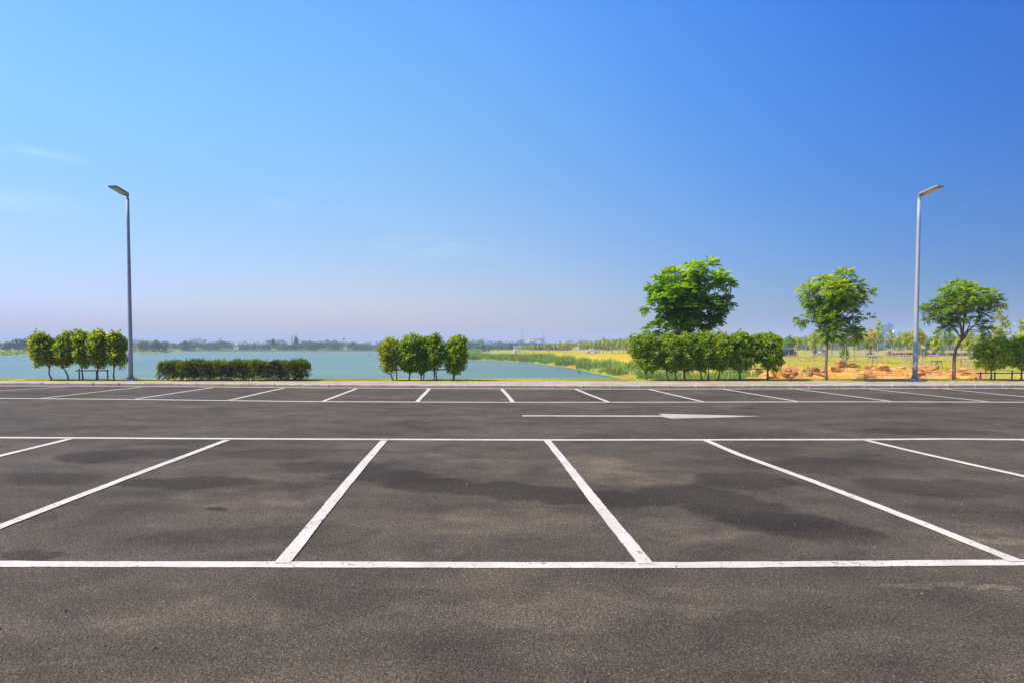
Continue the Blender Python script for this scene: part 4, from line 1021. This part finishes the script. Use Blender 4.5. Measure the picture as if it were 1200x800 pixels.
for i in range(120):
    px = rr.uniform(545, 1290); Y = rr.uniform(300, 420); top = 402.0+rr.uniform(-1, 1.5)+.8*math.sin(px*.09)
    if px > 860: top -= 4.5+1.5*math.sin(px*.05)
    elif px > 700: top -= 2.5
    if px < 615: Y = rr.uniform(340, 420)
    zt = at(px, top, Y).z; x = at(px, top, Y).x; sp.append((x, Y, zt-2.3, rr.uniform(2.5, 4.5), 2.3)); sp.append((x, Y-1, -.9, rr.uniform(2.5, 4.5), 1.8))
wood('park_wood', sp, 'dark tree belt behind the park and the grove', per=110, leaf=.8)
# low growth on far banks
n = 14000; X = rng.uniform(-260, -150, n); Y = rng.uniform(240, 440, n); d_ = sdf(X, Y); k = (d_ > .3) & (d_ < 26); X, Y = X[k], Y[k]
blades('bank_grass', X, Y, height(X, Y)-.1, .5+.9*rng.random(len(X)), .5, M_reed, 'rough green growth on the left lake bank', .0, .6)
n = 9000; X = rng.uniform(-215, 5, n); Y = rng.uniform(431, 437, n); blades('shore_reeds', X, Y, height(X, Y)-.1, .5+.8*rng.random(n), .5, M_reed, 'pale reeds at the foot of the far shore wood', -.05, .6)
# single far trees
def far_tree(px, ytop, Y, wpx, label, shape='round', ybase=None):
    x = at(px, 400, Y).x; z = hz(x, Y); t = empty('far_tree', (x, Y, z), label=label, cat='tree'); h = at(px, ytop, Y).z-z; w = wpx*Y/F
    if shape == 'cone': bl = [(0, 0, h*(.25+.13*i), w*(.5-.075*i), w*(.5-.075*i), h*.12) for i in range(6)]
    else: bl = [(0, 0, h*.6, w*.42, w*.42, h*.3), (w*.15, 0, h*.78, w*.28, w*.28, h*.2), (-w*.2, 0, h*.62, w*.3, w*.3, h*.22), (0, 0, h*.3, w*.4, w*.4, h*.25)]
    P, out, r = in_blobs(bl, 420, .5, .4, .2); T = .1+.5*rng.random(420); s = .45*Y/300*(.6+.8*rng.random(420))
    leaf_mesh('crown', P, unit(420)+out*.4, nrm(unit(420)*.6+out+np.array([0, 0, .4])), s*1.6, s*1.2, T, M_wood, t)
    MB().tube([(0, 0, -.3), (0, 0, h*.7)], [.22, .08], 7).build('trunk', M_bark, t)
for a in [(8, 400.5, 300, 12, 'low rounded far tree at the left edge of the photograph'), (20, 396, 300, 12, 'far tree second from the left edge with a pointed top'), (29, 396.5, 305, 10, 'far tree just left of the left shrub group'), (66, 395.5, 330, 13, 'far tree seen in the gap between the two leftmost shrubs'),
          (168, 398.5, 345, 13, 'dark far tree right of the left lamp post, nearest to it'), (181, 398.5, 348, 13, 'far tree second right of the left lamp post'), (191, 399.5, 350, 12, 'far tree third right of the left lamp post above the spit'), (216, 399, 430, 9, 'far tree left of the grey block on the far shore'),
          (710, 397.5, 330, 9, 'dark pointed tree rising above the grove, left one'), (724, 396.5, 330, 9, 'dark tree rising above the grove, middle one'), (736, 397, 330, 9, 'dark tree rising above the grove, right one')]: far_tree(*a)
far_tree(347, 393.5, 470, 5, 'tall dark conifer standing above the far shore wood', 'cone')
far_tree(319.5, 397.5, 470, 4, 'smaller conifer left of the tall one on the far shore', 'cone')
# hill
hm = []
mbh = MB(); n = 40
for i in range(n+1):
    px = 60+i*6; y = 404-6.0*math.exp(-((px-158)/34)**2)-2.2*math.exp(-((px-95)/40)**2); Y = 1150; p = at(px, y, Y); mbh.v += [(p.x, Y-160, -3), (p.x, Y, p.z), (p.x, Y+160, -3)]
for i in range(n):
    for k in range(2): mbh.f.append([3*i+k, 3*i+3+k, 3*i+4+k, 3*i+1+k])
mbh.build('hills', simple('wooded hill', (.05, .08, .04), .9, 0, .2, .01), smooth=True, kind='structure', label='low blue hill on the horizon at the left')

# ------------------------------------------------------------------ far buildings
def block(px0, px1, ytop, Y, mat, label, floors=4, cols=5, roof=None, roof_h=0, name='apartment_block', zb=-2.5, cat='building', depth=.6, win=M_bwin, steps=None):
    a = at(px0, ytop, Y); b = at(px1, ytop, Y); w = b.x-a.x; h = a.z-zb; t = empty(name, ((a.x+b.x)/2, Y, zb), label=label, cat=cat)
    MB().box((0, w*depth/2, h/2), (w, w*depth, h)).build('wall', mat, t)
    if steps:
        for (x0, x1, hh) in steps: MB().box(((x0+x1)/2*w, w*depth/2, h+hh/2), ((x1-x0)*w, w*depth*.7, hh)).build('roof_block', mat, t)
    if floors:
        fh = h/(floors+.5); cw = w/cols
        for i in range(floors):
            for j in range(cols):
                MB().box((-w/2+cw*(j+.5), -.04, fh*(i+.7)), (cw*.6, .12, fh*.45)).build('window', win, t)
    if roof:
        r = MB(); r.v = [(-w*.56, -w*.06, h), (w*.56, -w*.06, h), (w*.56, w*depth+w*.06, h), (-w*.56, w*depth+w*.06, h), (-w*.3, w*depth/2, h+roof_h), (w*.3, w*depth/2, h+roof_h)]
        r.f = [[3, 2, 1, 0], [0, 1, 5, 4], [1, 2, 5], [2, 3, 4, 5], [3, 0, 4]]; r.build('roof', roof, t)
    return t
block(222, 228, 397, 722, M_bgrey, 'left grey block rising over the far shore wood', 3, 3)
block(229, 239, 397.5, 722, M_bgrey, 'grey block with a stepped roof over the far shore wood', 3, 4, steps=[(-.5, -.1, 1.5)])
block(99, 112, 394, 662, M_bwhite, 'white roofed hall behind the left shrub group', 1, 3, M_roofW, 3.5, name='hall')
block(353, 364, 402.2, 578, M_bwhite, 'long low white shed right of the tall conifer', 1, 4, M_roofW, .8, name='shed', depth=.4)
block(364, 376, 402.8, 584, M_bgrey, 'low blue grey shed on the far shore', 1, 4, M_roofW, .5, name='shed', depth=.4)
block(384, 392, 401.6, 572, M_bwhite, 'house with a reddish roof on the far shore, left one', 1, 3, M_roofR, 1.2, name='house')
block(400, 406, 401.2, 572, M_bwhite, 'house with a reddish roof on the far shore, right one', 1, 3, M_roofR, 1.2, name='house')
block(558, 561.5, 396.5, 782, M_bwhite, 'narrow white tower of the twin towers right of the middle shrubs', 6, 2)
block(562, 567, 397.5, 785, M_bgrey, 'grey tower of the twin towers right of the middle shrubs', 5, 3)
block(604, 608, 397.6, 812, M_bwhite, 'bright white block at the left end of the distant city', 4, 3)
block(608.5, 616, 397.2, 821, M_bgrey, 'grey blue block below the tall mast in the distant city', 5, 4)
block(616.5, 619, 395.8, 812, M_bwhite, 'slim white tower right of the mast in the distant city', 6, 2)
block(613, 619, 401, 782, M_bwhite, 'low pale building in front of the distant city', 2, 5, M_roofW, 1.5)
block(620, 624.5, 395.6, 818, M_bwhite, 'tallest white tower of the distant city', 7, 3)
block(625, 629, 396.5, 815, M_bcream, 'cream tower in the distant city', 6, 3)
block(629.5, 638, 396.3, 824, M_bgrey, 'wide blue grey block at the right of the distant city', 5, 5, steps=[(.3, .5, 5)])
block(631, 634, 398.5, 806, M_bwhite, 'small white block in front of the wide grey one in the distant city', 4, 2)
block(642.5, 645, 400.2, 752, M_bwhite, 'small white house right of the distant city, left of a pair', 2, 2)
block(646, 649, 400.2, 755, M_bwhite, 'small white house right of the distant city, right of a pair', 2, 2)
block(661, 664, 398, 797, M_bwhite, 'small white tower above the grove', 4, 2)
block(665, 671, 398.8, 797, M_bgrey, 'pale blue block above the grove', 3, 4)
tm = block(677, 686, 401, 420, M_bcream, 'cream villa with a dark hipped roof above the grove', 2, 5, M_roofR, 1.9, name='villa')
block(685, 689.5, 401.2, 425, M_bcream, 'small cream wing beside the villa above the grove', 1, 2, M_roofR, .9, name='villa')
block(1033.5, 1040, 381, 802, M_bblue, 'left slab of the blue glass tower pair beyond the park', 12, 5)
block(1040.5, 1047, 380, 805, M_bblue, 'taller right slab of the blue glass tower pair beyond the park', 12, 5, steps=[(-.3, -.1, 3)])
block(1047.5, 1052, 386.5, 802, M_bwhite, 'white tower touching the blue glass pair', 9, 3)
block(1052.5, 1058, 389, 808, M_bgrey, 'lower grey blue tower right of the blue glass pair', 7, 3)
block(1091, 1098, 396.5, 662, M_bwhite, 'white building seen under the forked tree', 2, 4, name='house')
block(1005, 1011, 386.5, 812, M_bwhite, 'pale block half hidden by the feathery tree', 5, 3)
def mast(px, ytop, Y, label, tank=0):
    b = at(px, ytop, Y); t = empty('mast' if not tank else 'water_tower', (b.x, Y, -2.5), label=label, cat='mast' if not tank else 'water tower'); h = b.z+2.5
    mb = MB(); w = .9 if not tank else 1.2
    for sx in (-1, 1):
        for sy in (-1, 1): mb.tube([(sx*w, sy*w, 0), (sx*w*.3, sy*w*.3, h)], .16, 4)
    for i in range(10):
        z0 = h*i/10; k = 1-.7*i/10; k2 = 1-.7*(i+1)/10; sg = 1 if i % 2 else -1
        mb.tube([(-sg*w*k, -w*k, z0), (sg*w*k2, -w*k2, z0+h/10)], .1, 4); mb.tube([(-w*k, sg*w*k, z0), (-w*k2, -sg*w*k2, z0+h/10)], .1, 4)
    mb.build('lattice', M_steel, t)
    if tank: MB().tube([(0, 0, h-.2), (0, 0, h+.2), (0, 0, h+1.8), (0, 0, h+2.4)], [.5, 1.4, 1.4, .3], 12).build('tank', M_bgrey, t)
mast(342, 393, 560, 'thin lattice mast left of the tall conifer'); mast(363, 397, 560, 'short lattice mast right of the tall conifer', 0); mast(402.5, 397.5, 578, 'small water tower above the red roofed houses', 1); mast(258, 399, 584, 'small water tower right of the grey blocks', 1)
mast(612, 389, 782, 'tall thin mast in the middle of the distant city'); mast(497.5, 392.5, 662, 'thin mast between the middle shrubs'); mast(449.5, 397, 632, 'thin mast left of the middle shrub group')
# posts in the water
def wpost(px, py, h, label):
    Y = (H-WL)*F/(py-HZ); p = at(px, py, Y); o = MB().tube([(0, 0, -1), (0, 0, h)], .09, 8).tube([(0, 0, h), (0, 0, h+.12)], .13, 8).build('water_stake', M_stake, label=label, cat='stake'); o.location = (p.x, Y, WL)
wpost(433, 417, .9, 'single dark stake standing in the open lake'); wpost(676, 432.5, .5, 'short dark stake in the water by the right shore, left one'); wpost(678.5, 437.5, .45, 'short dark stake in the water by the right shore, right one')

# ------------------------------------------------------------------ sky, sun, haze
SUN_EL, SUN_AZ = 49.0, -97.0           # azimuth from the viewing direction (+Y), negative to the left
w = bpy.data.worlds.new('World'); sc.world = w; w.use_nodes = True; nt = w.node_tree; bg = nt.nodes['Background']
sky = nt.nodes.new('ShaderNodeTexSky'); sky.sky_type = 'NISHITA'; sky.sun_disc = False
sky.sun_elevation = R(SUN_EL); sky.sun_rotation = R(SUN_AZ); sky.altitude = 0; sky.air_density = 1.0; sky.dust_density = .6; sky.ozone_density = 2.0
hs = nt.nodes.new('ShaderNodeHueSaturation'); hs.inputs['Saturation'].default_value = 1.2; hs.inputs['Value'].default_value = 1.0
gm = nt.nodes.new('ShaderNodeGamma'); gm.inputs['Gamma'].default_value = 1.35; L(nt, sky.outputs[0], gm.inputs[0]); L(nt, gm.outputs[0], hs.inputs['Color'])
# a clear dry sky: its depth follows the direction (log2 gain per channel, quadratic in heading and height)
SKYC = [(-1.429, -1.828, -1.44), (-1.253, -0.912, -0.628), (9.329, 8.741, 4.411), (-3.882, -1.954, -0.492), (-9.253, -8.266, -2.061), (0.951, 1.033, 2.215), (-2.206, -0.741, -1.195)]
tcd = nt.nodes.new('ShaderNodeTexCoord'); sz = nt.nodes.new('ShaderNodeSeparateXYZ'); L(nt, tcd.outputs['Generated'], sz.inputs[0])
hv = nt.nodes.new('ShaderNodeVectorMath'); hv.operation = 'MULTIPLY'; L(nt, tcd.outputs['Generated'], hv.inputs[0]); hv.inputs[1].default_value = (1, 1, 0)
hn = nt.nodes.new('ShaderNodeVectorMath'); hn.operation = 'NORMALIZE'; L(nt, hv.outputs[0], hn.inputs[0])
hx = nt.nodes.new('ShaderNodeSeparateXYZ'); L(nt, hn.outputs[0], hx.inputs[0])
hh_ = mathn(nt, 'MINIMUM', mathn(nt, 'MAXIMUM', hx.outputs[0], -.75), .75); zz_ = mathn(nt, 'MINIMUM', mathn(nt, 'MAXIMUM', sz.outputs[2], 0.0), .55)
basis = [hh_, zz_, mathn(nt, 'MULTIPLY', hh_, hh_), mathn(nt, 'MULTIPLY', zz_, zz_), mathn(nt, 'MULTIPLY', hh_, zz_), mathn(nt, 'MULTIPLY', mathn(nt, 'MULTIPLY', hh_, hh_), hh_)]
acc = nt.nodes.new('ShaderNodeCombineXYZ')
for q_ in range(3): acc.inputs[q_].default_value = SKYC[0][q_]
acc = acc.outputs[0]
for b_, c_ in zip(basis, SKYC[1:]):
    vm = nt.nodes.new('ShaderNodeVectorMath'); vm.operation = 'MULTIPLY_ADD'; L(nt, b_, vm.inputs[0]); vm.inputs[1].default_value = c_; L(nt, acc, vm.inputs[2]); acc = vm.outputs[0]
sa = nt.nodes.new('ShaderNodeSeparateXYZ'); L(nt, acc, sa.inputs[0]); ca = nt.nodes.new('ShaderNodeCombineXYZ')
for q_ in range(3): L(nt, mathn(nt, 'POWER', 2.0, sa.outputs[q_]), ca.inputs[q_])
skyc = mix(nt, 1.0, hs.outputs[0], ca.outputs[0], 'MULTIPLY')
# thin wisps of cirrus
tc = nt.nodes.new('ShaderNodeTexCoord'); mp = nt.nodes.new('ShaderNodeMapping'); mp.inputs['Scale'].default_value = (3, 3, 26); L(nt, tc.outputs['Generated'], mp.inputs[0])
cn = noise(nt, mp.outputs[0], 1.6, 6, .6, .8)
sp_ = nt.nodes.new('ShaderNodeSeparateXYZ'); L(nt, tc.outputs['Generated'], sp_.inputs[0])
band = ramp(nt, sp_.outputs[2], [(.12, (0,)*3), (.2, (1,)*3), (.3, (0,)*3)])
spots_ = None
for (cx_, cy_, rx_, ry_) in ((25, 236, .12, .022), (500, 291, .13, .03), (340, 241, .06, .012), (45, 180, .07, .014)):
    dr = ray(cx_, cy_).normalized(); sb = nt.nodes.new('ShaderNodeVectorMath'); sb.operation = 'SUBTRACT'; L(nt, tc.outputs['Generated'], sb.inputs[0]); sb.inputs[1].default_value = dr
    ml = nt.nodes.new('ShaderNodeVectorMath'); ml.operation = 'MULTIPLY'; L(nt, sb.outputs[0], ml.inputs[0]); ml.inputs[1].default_value = (1/rx_, 1/rx_, 1/ry_)
    le = nt.nodes.new('ShaderNodeVectorMath'); le.operation = 'LENGTH'; L(nt, ml.outputs[0], le.inputs[0])
    g_ = mathn(nt, 'SUBTRACT', 1.0, le.outputs['Value'], None, True); spots_ = g_ if spots_ is None else mathn(nt, 'MAXIMUM', spots_, g_)
cf = mathn(nt, 'MULTIPLY', ramp(nt, cn, [(.42, (0,)*3), (.75, (.20,)*3)]), spots_)
cc = mix(nt, cf, skyc, (7.5, 8, 8.5))
L(nt, cc, bg.inputs[0]); bg.inputs[1].default_value = .112
sl = bpy.data.lights.new('sun', 'SUN'); sl.energy = 4.8; sl.angle = R(.5); sl.color = (1, .91, .76)
so = bpy.data.objects.new('sun', sl); C.objects.link(so)
az = R(SUN_AZ); dv = Vector((math.sin(az)*math.cos(R(SUN_EL)), math.cos(az)*math.cos(R(SUN_EL)), math.sin(R(SUN_EL))))
so.rotation_euler = dv.to_track_quat('Z', 'Y').to_euler(); so.location = dv*100
hm_ = bpy.data.materials.new('haze'); hm_.use_nodes = True; nt = hm_.node_tree; nt.nodes.remove(nt.nodes['Principled BSDF'])
pv_ = nt.nodes.new('ShaderNodeVolumePrincipled'); pv_.inputs['Density'].default_value = .00062; pv_.inputs['Color'].default_value = (.69, .81, .95, 1); pv_.inputs['Anisotropy'].default_value = .0
L(nt, pv_.outputs[0], nt.nodes['Material Output'].inputs['Volume'])
hb_ = MB().box((0, 1720, 27), (5200, 3700, 66)); ho = hb_.build('haze', hm_, kind='stuff', label='pale blue haze over the lake and the park')

sc.view_settings.view_transform = 'Standard'; sc.view_settings.look = 'None'; sc.view_settings.exposure = .5; sc.view_settings.gamma = 1; sc.view_settings.use_curve_mapping = False
sc.cycles.use_denoising = True; sc.cycles.max_bounces = 8; sc.cycles.transparent_max_bounces = 8
sc.cycles.volume_bounces = 0
